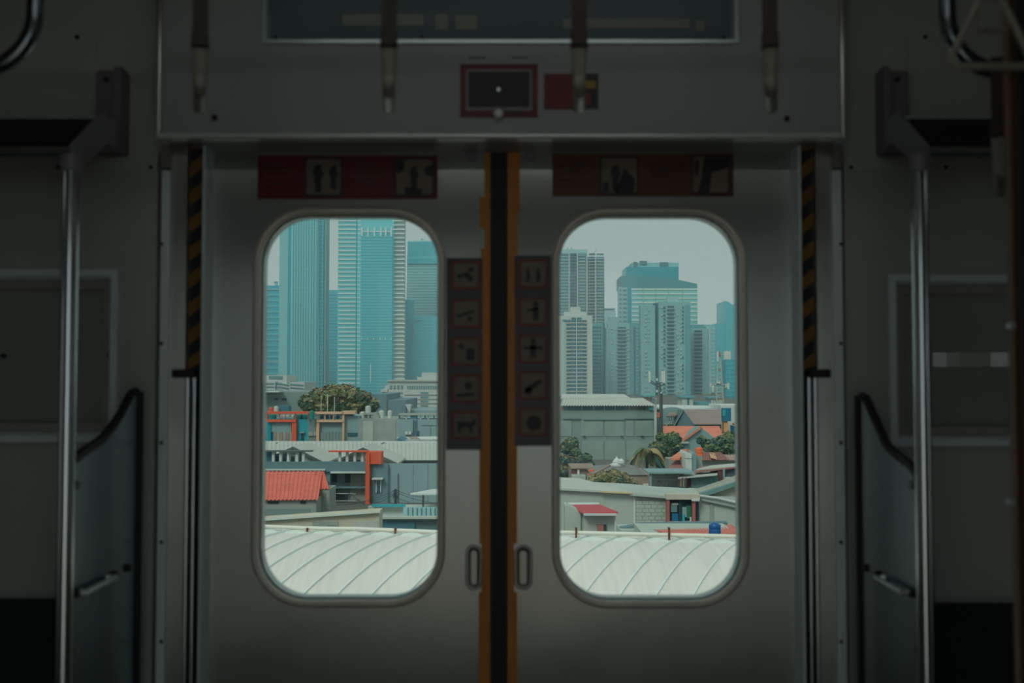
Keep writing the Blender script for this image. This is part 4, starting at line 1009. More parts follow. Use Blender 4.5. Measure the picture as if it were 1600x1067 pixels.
for px in (565, 574.5, 584, 594, 602, 611): fac(b, 'bay_bracket', S2, px - .8, 528, px + .8, 530.5, 845, 1)
fac(b, 'vertical_light', S2, 578.4, 568, 579.4, 598, 845.5, 1)
b = bld('glass_tower', 'grey teal tower with a darker crown band at the right of the finned tower', 'tower', 660, 980)
P = [at(636, 377, 980), at(720, 377, 980)]
MB().poly([at(637, 376.5, 980), at(720, 376, 980), Vector((at(720, 376, 980).x, 980, GZ)), Vector((at(632, 500, 980).x, 980, GZ))], 40).build('tower_body', S3, b)
fac(b, 'crown_band', G4, 637, 378, 720, 399, 978.5, 2); fac(b, 'crown_band', G2, 636, 399, 720, 404, 978.8, 2); fac(b, 'crown_band', G4, 636, 404, 720, 412, 978.6, 2); fac(b, 'roof_antenna', S3, 659, 372, 660, 377, 985, 1); fac(b, 'roof_antenna', S3, 656, 373.6, 664, 374.4, 985, 1)
m = MB()
for k in range(24): m.pb(636, 415 + 4.4 * k, 720, 415.7 + 4.4 * k, 979.6, .5)
m.build('floor_lines', S1, b, kind='stuff')
b = bld('glass_tower', 'low teal block in front of the grey teal tower with the darker crown', 'tower', 670, 900)
tow(645, 494, 720, 900, 40).build('tower_body', G4, b); tow(631, 468, 645.5, 903, 30).build('rear_slab', G4, b)
MB().tube([at(646, 533, 898.5), at(646, 506, 898.5), at(650, 501, 898.5), at(658, 500.5, 898.5)], .5, 6).build('arched_trim', S1, b)
m = MB()
for k in range(20): m.pb(645, 500 + 5 * k, 720, 500.7 + 5 * k, 899.6, .5)
m.build('floor_lines', G2, b, kind='stuff')

# ---- right-hand window towers
A_w = m3('apartment_white', (196, 206, 200), v=.03, s=.03); A_g = m3('apartment_grey', (138, 190, 190), v=.04, s=.02); A_g2 = m3('apartment_dark_grey', (98, 166, 174), v=.04, s=.02)
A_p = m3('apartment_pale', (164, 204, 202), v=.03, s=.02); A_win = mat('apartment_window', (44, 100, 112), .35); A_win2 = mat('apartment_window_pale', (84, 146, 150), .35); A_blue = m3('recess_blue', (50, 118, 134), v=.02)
def grid(root, cols, y0, y1, dy, Y, m, h, name='windows', jit=0, thick=.6):
    mb = MB(); y = y0
    while y < y1:
        for (a, c) in cols:
            if jit and random.random() < jit: continue
            mb.pb(a, y, c, y + h, Y, thick)
        y += dy
    return mb.build(name, m, root, kind='stuff')
b = bld('apartment_tower', 'tall slab of flats with balcony rows standing left of the hotel block', 'tower', 905, 1050)
tow(860, 393, 918, 1050, 25).build('tower_body', A_p, b); tow(917, 401, 944, 1052, 25).build('tower_body', A_p, b)
grid(b, [(862, 888), (904, 916), (932, 943.5)], 396, 560, 4.95, 1049.2, A_win2, 2.5, 'balcony_rows'); grid(b, [(891.5, 901.5), (920, 930)], 396, 560, 4.95, 1049.2, A_win, 3.4, 'balcony_rows')
for px in (889.6, 902.5, 917.5, 931): fac(b, 'pier', A_w, px - .9, 394 if px < 917 else 401, px + .9, 560, 1048, 1.5)
grid(b, [(904, 915), (919, 930), (932.5, 943)], 398.4, 560, 4.95, 1048.6, A_w, .9, 'balcony_rail')
fac(b, 'roof_parapet', A_p, 860, 389.5, 918, 393.5, 1051, 3); fac(b, 'roof_crane', A_g2, 925, 394.5, 926, 402, 1056, 1)
MB().tube([at(925.5, 398, 1056), at(933, 388, 1056)], .25, 5).build('crane_jib', A_g2, b)
for px in (887, 893): fac(b, 'roof_drum', A_g, px - .8, 386.5, px + .8, 390, 1053, 2)
b = bld('apartment_tower', 'white block of flats with dark centre windows at the near side of the right window', 'tower', 900, 780)
tow(860, 493, 925.5, 780, 22).build('tower_body', A_w, b); tow(882, 487, 916, 782, 18).build('roof_block', A_w, b); tow(892, 479.5, 907, 783, 12).build('roof_block', A_w, b)
fac(b, 'centre_recess', A_blue, 893.5, 496, 909, 640, 779.3, .9)
grid(b, [(885, 892.5), (910, 916.5)], 500, 640, 5.95, 779.2, A_win, 3); grid(b, [(894, 900.2), (902.3, 908.4)], 499, 640, 5.95, 778.9, A_win2, 1.8)
fac(b, 'centre_pier', A_w, 900.6, 495, 901.8, 640, 778.4, 1.4); grid(b, [(885, 917)], 503.6, 640, 5.95, 778.6, A_w, 1.2, 'balcony_rail')
fac(b, 'wall_panel', A_p, 878, 497, 883, 640, 779.4, .6)
fac(b, 'blue_stripe', A_blue, 879, 499.5, 891, 502, 779, .8)
b = bld('apartment_tower', 'slim grey blue block of flats beside the white block with dark centre windows', 'tower', 935, 830)
tow(925, 504.5, 945, 830, 25).build('tower_body', A_g2, b); fac(b, 'painted_shadow_edge', A_blue, 942.5, 505, 945.4, 640, 829, 1); grid(b, [(926, 928), (929.5, 931.5), (933, 935), (937, 939)], 510, 640, 5.6, 829.4, A_win, 2.6)  # dark strip painted in as the block's shaded edge
b = bld('apartment_tower', 'far small pale building with a flat cap seen between the flats and the hotel block', 'tower', 953, 1250)
tow(944, 485, 962, 1250, 20).build('tower_body', A_p, b); fac(b, 'roof_cap', A_g2, 945, 481.5, 961, 483.5, 1249, 15); tow(950, 495, 966, 1245, 10).build('lower_body', A_g, b)
b = bld('apartment_tower', 'grey block of flats with small balconies in front of the hotel block left end', 'tower', 968, 835)
tow(945, 513, 1003, 835, 25).build('tower_body', A_g, b); tow(950, 505, 985, 836, 20).build('roof_block', A_g, b); fac(b, 'pale_band', A_p, 946, 512, 951, 640, 834.3, .8)
grid(b, [(965, 978)], 511, 640, 5.7, 834, A_win, 1.6, 'balcony_rows'); grid(b, [(963, 980)], 514, 640, 5.7, 833.8, A_p, .8, 'balcony_rail'); grid(b, [(955, 957), (981, 983)], 512, 640, 5.7, 834.2, A_w, 2, jit=.4)
tow(985, 505, 1001, 832, 20).build('side_body', A_g2, b); fac(b, 'painted_shadow_edge', A_blue, 991, 510, 992.5, 640, 831, 1); grid(b, [(995, 997), (999, 1000.5)], 510, 640, 5.7, 831.4, A_p, 2)  # edge shade put in as a darker strip
b = bld('hotel_tower', 'wide hotel like tower with white floor bands and a stepped teal crown', 'tower', 1028, 1000)
tow(967, 448, 1089.5, 1000, 45).build('tower_body', G3, b)
MB().poly([at(970.5, 431, 999), at(1025, 431.5, 999), at(1060, 437, 999), at(1089.5, 443.5, 999), at(1089.5, 449, 999), at(970.5, 449, 999)], 44).build('crown_step', mat('crown_teal', (80, 158, 166), .4, .2), b)
fac(b, 'crown_block', G5, 978.5, 417, 1060.5, 438, 1001, 40); fac(b, 'crown_top', S3, 987, 410.5, 1060.5, 418, 1003, 30)
for a in ((990, 409, 996, 416), (1000, 407.5, 1011, 413), (1031, 409.5, 1044, 415)): fac(b, 'roof_plant', C_offw, *a, 1001.5, 6)
fac(b, 'end_bay', S1, 967, 449, 981, 640, 998.8, 1.5); fac(b, 'dark_strip', G5, 981, 449, 987, 640, 998.9, 1.3)
for k in range(28): fac(b, 'floor_band', S2, 987, 451 + 6.9 * k, 1089.5, 452.8 + 6.9 * k, 998.8, 1.5)
for px in (1005, 1025, 1045, 1067): fac(b, 'vertical_fin', S1, px, 449, px + 1, 600, 998.6, 1.5)
grid(b, [(968.5, 970.5), (974, 979)], 452, 600, 6.9, 998.2, A_win2, 2.6)
b = bld('apartment_tower', 'twin grey block of flats with a dark joint standing in front of the hotel block', 'tower', 1040, 820)
tow(1001, 477, 1023.5, 820, 25).build('tower_body', A_g, b); tow(1023.5, 473, 1030, 824, 25).build('joint_recess', A_blue, b); tow(1029, 471.5, 1078.5, 820.5, 25).build('tower_body', A_g, b); tow(1043, 464, 1060, 822, 15).build('roof_block', A_p, b); tow(1071, 476, 1078.5, 819.5, 20).build('side_bay', A_g2, b)
grid(b, [(1043, 1053)], 478, 640, 6, 819.2, A_win, 2.4, 'balcony_rows'); grid(b, [(1041, 1055)], 481.4, 640, 6, 819, A_p, .9, 'balcony_rail'); grid(b, [(1033, 1035.5), (1058, 1060), (1063, 1065.5)], 479, 640, 6, 819.6, A_w, 2.4, jit=.5); grid(b, [(1008, 1010.5), (1013, 1015)], 483, 640, 6, 819.2, A_p, 2.6, jit=.3); grid(b, [(1037, 1039.5), (1066, 1068)], 479, 640, 6, 819.6, A_win, 2.4, jit=.2)
b = bld('apartment_tower', 'grey block of flats with dark balcony stack behind the lattice mast', 'tower', 1090, 860)
tow(1078, 513, 1106, 860, 25).build('tower_body', A_g, b); tow(1104, 510, 1110, 862, 25).build('pale_bay', A_p, b); tow(1080, 507, 1100, 862, 15).build('roof_block', A_g2, b)
grid(b, [(1085, 1097)], 516, 640, 5.8, 859.2, A_win, 2.6, 'balcony_rows'); grid(b, [(1084, 1098)], 519.8, 640, 5.8, 859, A_p, .8, 'balcony_rail')
b = bld('glass_tower', 'teal glass block with a raised corner at the far edge of the right window', 'tower', 1130, 950)
tow(1101, 507, 1134, 950, 40).build('tower_body', G3, b); tow(1118, 505.5, 1134, 949, 30).build('dark_bay', G4, b); MB().poly([at(1133, 470, 948), at(1141, 473, 948), at(1143, 475.5, 948), at(1180, 475.5, 948), Vector((at(1180, 500, 948).x, 948, GZ)), Vector((at(1133, 500, 948).x, 948, GZ))], 40).build('raised_corner', G4, b)
grid(b, [(1103, 1117)], 514, 640, 5.6, 949.4, A_p, 1.4, 'floor_lines'); grid(b, [(1146, 1180)], 508, 565, 5.6, 947.4, A_p, 2.6)
b = bld('glass_tower', 'low deep teal gridded glass block behind the blue sign', 'tower', 1150, 700)
tow(1134, 562, 1180, 700, 30).build('tower_body', G1, b); grid(b, [(1134, 1180)], 568, 640, 7, 699.5, G2, 1, 'floor_lines'); 
for px in (1141, 1148, 1155): fac(b, 'vertical_fin', G2, px, 563, px + .6, 640, 699.4, .8)
b = bld('low_white_block', 'pair of low white blocks with flat caps below the grey flats', 'building', 1085, 500)
tow(1066, 621, 1083, 500, 15).build('block_wall', A_w, b); fac(b, 'dark_slot', A_blue, 1074, 622, 1077, 640, 499.7, .5); fac(b, 'flat_cap', A_g2, 1063, 619, 1087, 621.5, 499, 17); tow(1111, 622, 1128, 502, 15).build('block_wall', A_w, b); fac(b, 'flat_cap', A_g2, 1107, 620, 1130, 622.4, 501, 17)
for px in (1114.5, 1118.5, 1122.5): fac(b, 'pilaster', A_g, px, 624, px + .8, 640, 501.6, .4)
tow(1083, 628, 1112, 503, 10).build('link_wall', A_g2, b)

# ---- right-hand window, middle distance
b = bld('concrete_hall', 'huge grey panelled concrete hall with a clerestory strip', 'building', 945, 172)
tow(840, 641, 1022, 172, 40).build('hall_wall', C_conc2, b)
for (a, c) in ((862, 893), (907.5, 942.5), (945, 975), (978, 990), (993, 1020)): fac(b, 'wall_panel', m3('panel_grey', (134, 152, 144), v=.12, s=.3), a, 657, c, 681.5, 171.86, .16)
for (a, c) in ((862, 907), (909, 943), (945, 977), (979, 1020)): fac(b, 'wall_panel', MATS['panel_grey'], a, 688.5, c, 720, 171.86, .16)
fac(b, 'ledge', C_bluegrey, 880, 653.4, 908, 654.6, 171.6, .5); fac(b, 'ledge', C_bluegrey, 912, 655, 975, 656.2, 171.6, .5); fac(b, 'ledge', C_bluegrey, 976, 653.4, 1022, 654.4, 171.6, .5)
for px in (913, 972, 1004): fac(b, 'drain_outlet', C_dark, px - 1.8, 681, px + 1.8, 682.3, 171.5, .4)
for (a, c) in ((888.5, 908), (910.5, 926.5), (928.5, 943.5), (945.5, 960.5), (962.5, 977)): fac(b, 'clerestory_pane', C_tealw, a, 634, c, 640.6, 172.6, .2)
for px in (909, 927, 944, 961): fac(b, 'mullion', C_white, px, 633.6, px + 1, 641, 172.3, .4)
fac(b, 'clerestory_back', C_bluelt, 876, 633, 1020, 641.5, 173, .3)
for px, mm in ((981, C_conc), (988, C_brick), (996, C_brick), (1001, C_gshed), (1008, C_conc), (1012, C_peach)): fac(b, 'shutter', mm, px, 635, px + 4, 641, 172.6, .3)
fac(b, 'blue_awning', C_turq, 1014, 636.5, 1021, 640, 171.5, .6); fac(b, 'small_post', C_pinkp, 876, 636, 880, 641, 172, .5)
MB().corr(at(876, 634, 171), at(1024, 634, 171), at(1004, 622.5, 182), at(880, 622.5, 182), 34, .12).build('lower_roof', C_wroof, b)
fac(b, 'roof_gap', C_tealw, 880, 621, 955, 623.4, 184, .5)
MB().slab(at(876, 621.6, 182.5), at(985, 621.6, 182.5), at(975, 615.5, 192), at(878, 615.5, 192), .2).build('upper_roof', C_wroof, b)
tow(885, 622, 975, 185, 8).build('upper_wall', C_conc2, b)
b = bld('small_kiosk', 'small white rooftop hut with an orange panel beside the round antenna mast', 'hut', 1010, 200)
tow(1005, 621.5, 1017, 200, 6).build('hut_wall', C_white, b); fac(b, 'orange_panel', C_tile, 1008, 624, 1015, 629, 199.8, .3); fac(b, 'hut_roof', A_g2, 1005, 617.5, 1024, 619.5, 199, 7); fac(b, 'hut_post', A_g2, 1018, 619, 1019, 635, 199.5, .4); tow(1019, 622, 1026, 201, 5).build('hut_annex', C_white, b)

b = bld('white_flat_roof_hall', 'pale hall with a flat white roof and an arched blue grey gable', 'building', 1070, 205)
MB().slab(at(1014, 637, 204), at(1128, 639.6, 204), at(1106, 633.6, 215), at(1000, 631.5, 215), .3).build('flat_roof', C_white, b)
tow(1022, 638, 1128, 205, 10).build('hall_wall', C_bluelt, b)
pts = [(1024, 660)] + [(1034 + 17 * (1 - math.cos(PI * k / 8)), 642 - 6 * math.sin(PI * k / 8)) for k in range(9)] + [(1070, 660)]
downpoly(b, 'arched_gable', C_bluelt, pts, 203.5, 1); 
b = bld('brown_roof_house', 'house with a mauve brown pitched roof and blue grey gable', 'house', 1095, 192)
MB().slab(at(1084, 662, 190), at(1132, 662, 190), at(1130, 639.6, 199), at(1067, 639.6, 199), .2).build('pitched_roof', C_brownroof, b)
MB().poly([at(1057, 666, 190.6), at(1067.5, 641, 190.6), at(1085, 663, 190.6), at(1085, 690, 190.6), at(1057, 690, 190.6)], 6).build('gable_wall', C_bluegrey, b)
MB().slab(at(1054, 664, 190), at(1067.5, 640, 190), at(1067, 640, 199), at(1050, 664, 199), .2).build('roof_slope', C_conc, b)
tow(1060, 663, 1130, 191.5, 8).build('house_wall', C_bluegrey, b)
b = bld('rooftop_water_rack', 'cluttered rooftop frame of pale pipes beside the brown roofed house', 'rack', 1048, 195)
for k in range(5): fac(b, 'frame_post', C_white, 1042 + 3.6 * k, 650, 1042.8 + 3.6 * k, 665, 195, .3)
for y in (651, 656, 661): fac(b, 'frame_rail', C_white, 1042, y, 1058, y + 1, 195, .3)
MB().slab(at(1040, 650, 194), at(1058, 648, 194), at(1062, 643, 199), at(1047, 644, 199), .15).build('frame_roof', C_brick, b); tow(1040, 663, 1060, 195.5, 4).build('frame_base', C_conc, b)
b = bld('orange_roof_house', 'house with an orange tiled roof and a pale blue grey gable', 'house', 1085, 178)
MB().slab(at(1036, 690, 176), at(1062, 690, 176), at(1095, 665.6, 184), at(1036, 665.6, 184), .2).build('tiled_roof', C_tile, b)
MB().slab(at(1118, 690, 176), at(1134, 690, 176), at(1124, 665.6, 184), at(1094, 665.6, 184), .2).build('tiled_roof', C_tile, b)
MB().poly([at(1060, 692, 176.5), at(1095, 667.5, 176.5), at(1121, 688, 176.5), at(1121, 720, 176.5), at(1060, 720, 176.5)], 5).build('gable_wall', C_bluelt, b)
MB().slab(at(1058, 692, 175.8), at(1095, 666, 175.8), at(1095, 666, 177.5), at(1058, 692, 177.5), .5).build('verge_board', C_tile, b)
tow(1036, 690, 1131, 177.5, 7).build('house_wall', C_bluelt, b); fac(b, 'eave_board', C_lgrey, 1062, 690, 1076, 693, 175.5, 1)
b = bld('white_wall_block', 'blank white walled block behind the blue sign', 'building', 1145, 200)
tow(1126, 633, 1185, 200, 12).build('block_wall', C_white, b); fac(b, 'window', C_dark, 1153, 651, 1156, 655, 199.8, .3)
sgn = bld('blue_sign', 'large blue signboard on an orange pillar', 'sign', 1135, 180)
fac(sgn, 'sign_board', C_blue, 1128, 637.5, 1142.5, 658, 180, .5, label='plain blue board'); fac(sgn, 'pale_mark', C_turq, 1129, 640, 1133.5, 650, 179.9, .12)
tow(1131, 658, 1137, 180.4, .6).build('orange_pillar', C_orange if False else m3('amber_paint', (226, 160, 96)), sgn); tow(1128.6, 658, 1130.2, 180.2, .3).build('steel_post', C_tealw, sgn); tow(1127.4, 659, 1128.4, 180.4, .3).build('thin_post', MATS['amber_paint'], sgn)
sgn = bld('blue_banner', 'small curved blue board with a reddish knob beside the large blue sign', 'sign', 1146, 182)
MB().poly([at(1141.5, 664, 182), at(1150.5, 666, 182), at(1150, 675, 182), at(1147, 677.5, 182), at(1142, 674.5, 182)], .4).build('board', C_blue, sgn); tow(1145.5, 676, 1147, 182.1, .3).build('post', C_post, sgn)
MB().lathe([(.05, 0), (.3, .15), (.3, .35), (.05, .5)], tuple(at(1146.5, 664.5, 182)), 8).build('red_knob', C_redroof, sgn)

# antenna masts
a_ = bld('antenna_mast', 'slim antenna mast with two white panels above the concrete hall corner', 'mast', 1031, 188)
MB().tube([(at(1032, 600, 188).x, 188, GZ), at(1032, 612, 188), at(1031, 598, 188)], .28, 8, r2=.16).build('mast_tube', C_post, a_)
MB().tube([(at(1035, 600, 188).x, 188, GZ), at(1034.5, 612, 188)], .1, 6).build('cable_run', C_post, a_)
for q in ((1013.6, 580, 1016.6, 597, ), (1033.5, 579.5, 1039.5, 597.5)): fac(a_, 'panel_antenna', C_white, *q, 187.6, .4)
MB().tube([at(1015, 594, 188), at(1025, 600, 188), at(1037, 597, 188)], .1, 6).build('cross_arm', C_post, a_); MB().tube([at(1016, 598, 188), at(1029, 604, 188), at(1038, 600, 188)], .1, 6).build('cross_arm', C_post, a_)
for q in ((1025.5, 609, 1028, 613), (1032.5, 612, 1034.5, 615), (1025.5, 591, 1028, 595)): fac(a_, 'radio_unit', C_white, *q, 187.5, .3)
fac(a_, 'red_box', C_redroof, 1027, 644, 1031, 652, 187.5, .4)
a_ = bld('lattice_mast', 'red and white lattice telecom mast with a square white dish', 'mast', 1125, 235)
for s_ in (0, 1):
    MB().tube([(at(1116 + 17 * s_, 600, 235).x, 235, GZ), at(1120.5 + 8 * s_, 600, 235), at(1122 + 3 * s_, 552, 235)], .14, 6).build('mast_leg', C_lgrey, a_)
for k in range(16):
    y = 553 + 5.6 * k; w0 = 2 + .085 * (y - 553); m_ = C_pinkp if k % 4 == 0 else C_lgrey
    MB().tube([at(1124 - w0, y, 235), at(1124 + w0 + .4, y + 5.6, 235)], .08, 4).tube([at(1124 + w0, y, 235), at(1124 - w0 - .4, y + 5.6, 235)], .08, 4).build('lattice_brace', m_, a_)
fac(a_, 'panel_antenna', C_white, 1120.3, 549, 1123, 565, 234.6, .3); fac(a_, 'panel_antenna', C_pinkp, 1123.2, 549, 1125.4, 557, 234.6, .3); fac(a_, 'square_dish', C_white, 1131.5, 548.6, 1142, 561.5, 234.4, .5); MB().tube([at(1123, 555, 235), at(1138, 555, 235)], .1, 5).build('dish_arm', C_lgrey, a_)
for q in ((1112.8, 602, 1115.2, 612), (1109.5, 598, 1111.5, 604), (1136.5, 598, 1139.5, 608), (1133.6, 600, 1135.4, 605)): fac(a_, 'panel_antenna', C_white, *q, 234, .3)
MB().tube([at(1109, 601, 235), at(1140, 601, 235)], .12, 5).tube([at(1112, 606, 235), at(1138, 606, 235)], .1, 5).build('antenna_ring', C_lgrey, a_); fac(a_, 'white_drum', C_white, 1120, 596.5, 1126, 599, 234, 1)

# trees of the right window
tree('dark_tree', 'dark green tree at the corner of the concrete hall behind the palm', 'tree', [(1022, 715, 14), (1031, 700, 13), (1040, 690, 12), (1052, 688, 13), (1046, 705, 14), (1035, 725, 12), (1033, 682, 7), (1058, 700, 9), (1022, 700, 8)], 152, [C_leaf[1], C_leaf[3], C_leaf[0]], 3800, .5, 1040)
tree('bushy_tree', 'bushy blue green tree beside the orange roofed house', 'tree', [(1112, 700, 11), (1124, 692, 12), (1137, 686, 13), (1150, 690, 13), (1162, 688, 12), (1140, 700, 13), (1122, 703, 10), (1104, 694, 8), (1096, 688, 7)], 158, [C_leaf[1], C_leaf[3], C_leaf[0]], 4200, .5, 1135)
tree('tall_shrub_tree', 'tall mixed green tree at the inner edge of the right window', 'tree', [(884, 700, 9), (893, 692, 10), (897, 705, 9), (887, 718, 11), (882, 735, 12), (897, 722, 10)], 140, [C_leaf[1], C_leaf[3], C_leaf[2]], 3000, .42, 888)
tree('blue_green_tree', 'low blue green tree against the concrete hall', 'tree', [(908, 722, 9), (916, 716, 8), (920, 726, 8), (905, 730, 8)], 148, [C_leaf[3], C_leaf[1], C_leaf[1]], 1600, .42, 912)
tree('green_bush', 'rounded olive bush growing behind the big pale wall', 'bush', [(930, 752, 11), (944, 745, 11), (958, 744, 12), (972, 749, 12), (985, 757, 11), (960, 757, 12), (992, 766, 8), (1008, 768, 6), (925, 760, 8), (975, 762, 10)], 92, [C_leaf[0], C_leaf[1], C_leaf[2]], 5200, .26, 960)
# palm
pt = bld('palm_tree', 'drooping palm tree in front of the concrete hall', 'palm', 1012, 136)
c = at(1012, 706, 136)
MB().tube([(c.x - .4, 136, GZ), (c.x - .2, 136, c.z - 4), tuple(c)], .22, 8, r2=.16).build('trunk', C_bark, pt)
rnd = random.Random(3)
for i in range(26):
    a = 2 * PI * i / 26 + rnd.uniform(-.15, .15); L_ = rnd.uniform(2.4, 3.5); up0 = rnd.uniform(-.1, 1.3)
    fm = MB(); prev = None; d = Vector((math.cos(a), math.sin(a) * .8, 0)); s_ = Vector((-d.y, d.x, 0)).normalized()
    q = []
    for k in range(11):
        t = k / 10; q.append(c + d * (L_ * t * (1 - .12 * t)) + Vector((0, 0, L_ * (up0 * t - (up0 + .75) * t * t))))
    fm.tube(q, .05, 5, r2=.015)
    for k in range(1, 11):
        for j in (0, .33, .66):
            p = q[k - 1].lerp(q[k], j); l = 1.15 * math.sin(PI * min(.95, (k + j) / 11 * .85 + .12))
            for sg in (-1, 1):
                e_ = p + s_ * sg * l * .75 + Vector((0, 0, -l * .65)) + d * l * .35; o_ = d * .14
                fm.add([p - o_, p + o_, e_], [(0, 1, 2)])
    fm.build('frond', C_leaf[(2, 0, 3, 1)[i % 4]], pt)

# red-roof house cluster
b = bld('tower_house', 'pale square wall with reddish roofs around it below the orange tank', 'house', 1075, 118)
MB().slab(at(1040, 736, 116), at(1072, 736, 116), at(1072, 707, 122), at(1063, 709, 122), .2).build('roof_slope', C_rustroof, b)
MB().slab(at(1046, 716, 117.5), at(1062, 716, 117.5), at(1074, 702, 122), at(1066, 702, 122), .2).build('roof_slope', C_tile, b)
MB().slab(at(1074, 706, 117), at(1084, 716, 117), at(1084, 708, 122), at(1076, 701, 122), .2).build('roof_slope', C_redroof, b)
tow(1071, 709, 1081, 115.5, 4).build('tower_wall', C_white, b); tow(1081, 708, 1088, 115.8, 4).build('painted_shade_wall', C_bluelt, b); tow(1088, 712, 1097, 117, 3).build('tank_plinth', C_conc, b)  # shaded side of the white wall is put into its colour
MB().poly([at(1071, 709, 115.4), at(1072.5, 706, 115.4), at(1081, 712, 115.4), at(1081, 716, 115.4), at(1071, 716, 115.4)], 4).build('pointed_top', C_white, b)
fac(b, 'window', C_dark, 1060, 718, 1068, 730, 119.5, .3); tow(1045, 717, 1071, 120, 3).build('house_wall', C_conc, b); tow(1042, 736, 1075, 117, 3).build('house_wall', C_brick, b)
tank('orange water tank on the pale square wall near the palm', 1087, 1099.5, 699, 713.5, 117, m3('tank_orange', (236, 112, 66)))
b = bld('rusty_roof_house', 'long low house with patchy rusty red roofs behind the green grey shed', 'house', 1125, 125)
MB().corr(at(1094, 719, 124), at(1140, 719, 124), at(1126, 707, 131), at(1098, 707, 131), 14, .07).build('sheet_roof', C_rustroof, b)
MB().corr(at(1110, 715, 123.8), at(1120, 718, 123.8), at(1116, 707.5, 131), at(1108, 707.5, 131), 3, .09).build('pale_roof_patch', C_peach, b)
MB().corr(at(1138, 719, 124), at(1180, 719, 124), at(1180, 710.5, 130), at(1130, 710.5, 130), 12, .07).build('sheet_roof', m3('pinkish_sheet', (176, 146, 138), v=.2, s=.8), b)
tow(1094, 718, 1180, 125, 6).build('house_wall', C_lgrey, b)
b = bld('green_grey_shed', 'green grey sheet shed with sagging rusty eaves and a maroon door', 'shed', 1110, 100)
MB().slab(at(1083, 737, 98), at(1160, 729, 98), at(1160, 724, 103), at(1094, 729, 103), .12).build('rusty_eave', C_rustroof, b)
MB().slab(at(1088, 733, 99), at(1170, 727, 99), at(1170, 722, 104), at(1110, 727, 104), .12).build('rusty_eave', C_wroof, b)
MB().slab(at(1058, 746.5, 96), at(1121, 741, 96), at(1121, 737, 100), at(1085, 739, 100), .12).build('shed_roof', C_wroof, b)
for k in range(6): fac(b, 'wall_sheet', C_gshed, 1080 + 7 * k, 744 - k * .6, 1086.8 + 7 * k, 790, 97, .2)
tow(1080, 746, 1122, 97.3, 4).build('shed_wall', C_gshed, b); fac(b, 'maroon_door', C_maroon, 1122, 736, 1130.5, 758, 98, .3); fac(b, 'door_post', C_bluelt, 1130, 733, 1133, 757, 97.8, .3)
tow(1122, 734, 1185, 98.5, 4).build('dark_wall', m3('slate_blue_wall', (84, 98, 112)), b); fac(b, 'cream_board', C_cream, 1132, 746, 1136, 757, 97.6, .3); fac(b, 'white_frame', C_white, 1135.5, 745.5, 1142, 754, 97.5, .3); fac(b, 'black_pane', C_dark, 1137, 747.5, 1141, 753, 97.4, .3)
b = bld('iron_frame_shelter', 'open iron frame shelter with pale sheets beside the olive bush', 'shelter', 1040, 97)
fac(b, 'roof_beam', C_bluelt, 1012, 737.5, 1085, 740, 96.5, 4); fac(b, 'back_sheet', C_lgrey, 1020, 741, 1062, 768, 99, .2)
for px in (1015, 1019.5, 1041, 1059): fac(b, 'frame_post', C_post if px != 1015 else C_bluelt, px, 739, px + 1.4 + (2 if px == 1015 else 0), 768, 96.8, .2)
fac(b, 'frame_rail', C_post, 1019, 749, 1060, 750, 96.7, .2); MB().tube([at(1028, 751, 97), at(1050, 763, 97)], .05, 5).build('brace', C_post, b)
MB().slab(at(1020, 766, 96), at(1058, 768, 96), at(1060, 762, 100), at(1024, 761, 100), .15).build('floor_sheet', C_conc, b)
MB().box(at(1012, 768, 97).x, at(1082, 768, 97).x, 97, 101, GZ, at(1040, 769, 97).z).build('shelter_base', C_tealw, b)
for px in (1058.5, 1066, 1072): fac(b, 'stair_post', C_maroon if px > 1060 else C_dark, px, 746, px + 1, 774, 95.8, .15)
fac(b, 'stair_landing', C_tealw, 1059, 763, 1072, 775, 96, 1.5); fac(b, 'dark_gap', C_maroon, 1074, 745, 1080, 765, 97.2, .3)
MB().lathe([(.05, 0), (.3, .1), (.35, .3), (.2, .5), (.02, .55)], tuple(at(1078, 771, 95)), 10).build('white_helmet_dish', C_white, b)
MB().tube([at(1078, 771, 95), at(1078, 778, 95)], .05, 5).build('dish_stem', C_post, b)
# hipped house with finial
b = bld('hip_roof_house', 'house with a dark grey hipped roof topped by a white finial behind the bush', 'house', 970, 112)
pk = at(961, 725, 116); pk2 = at(975, 725, 116)
e0, e1 = at(925, 743, 110), at(1012, 742, 110); f0, f1 = e0 + Vector((0, 12, 0)), e1 + Vector((0, 12, 0))
MB().add([e0, e1, f1, f0, pk, pk2], [(0, 1, 5, 4), (1, 2, 5), (2, 3, 4, 5), (3, 0, 4), (0, 3, 2, 1)]).build('hipped_roof', C_hip, b)
MB().slab(at(926, 741, 109.8), at(958, 724.5, 115.8), at(958, 722.5, 116.2), at(924, 739, 110.5), .25).build('ridge_tiles', C_brick, b)
tow(984, 741.5, 1016, 110.2, 8).build('house_wall', C_brick, b); tow(928, 743, 985, 110.4, 8).build('house_wall', C_brick, b)
fn = MB(); q = at(965, 727, 115)
fn.lathe([(.3, 0), (.75, .1), (.8, .3), (.45, .5), (.5, .6), (.3, .9), (.12, 1.05), (.02, 1.3)], tuple(q - Vector((.1, 0, .2))), 12).build('white_finial', C_white, b)
MB().lathe([(.05, 0), (.4, .2), (.4, .5), (.05, .75)], tuple(at(970.5, 726.5, 114.5)), 10).build('white_finial', C_white, b)
fac(b, 'white_dish', C_white, 1005, 756, 1013, 759, 109, .3)
b = bld('low_flat_house', 'low brownish house with a white door frame near the tall shrub tree', 'house', 910, 118)
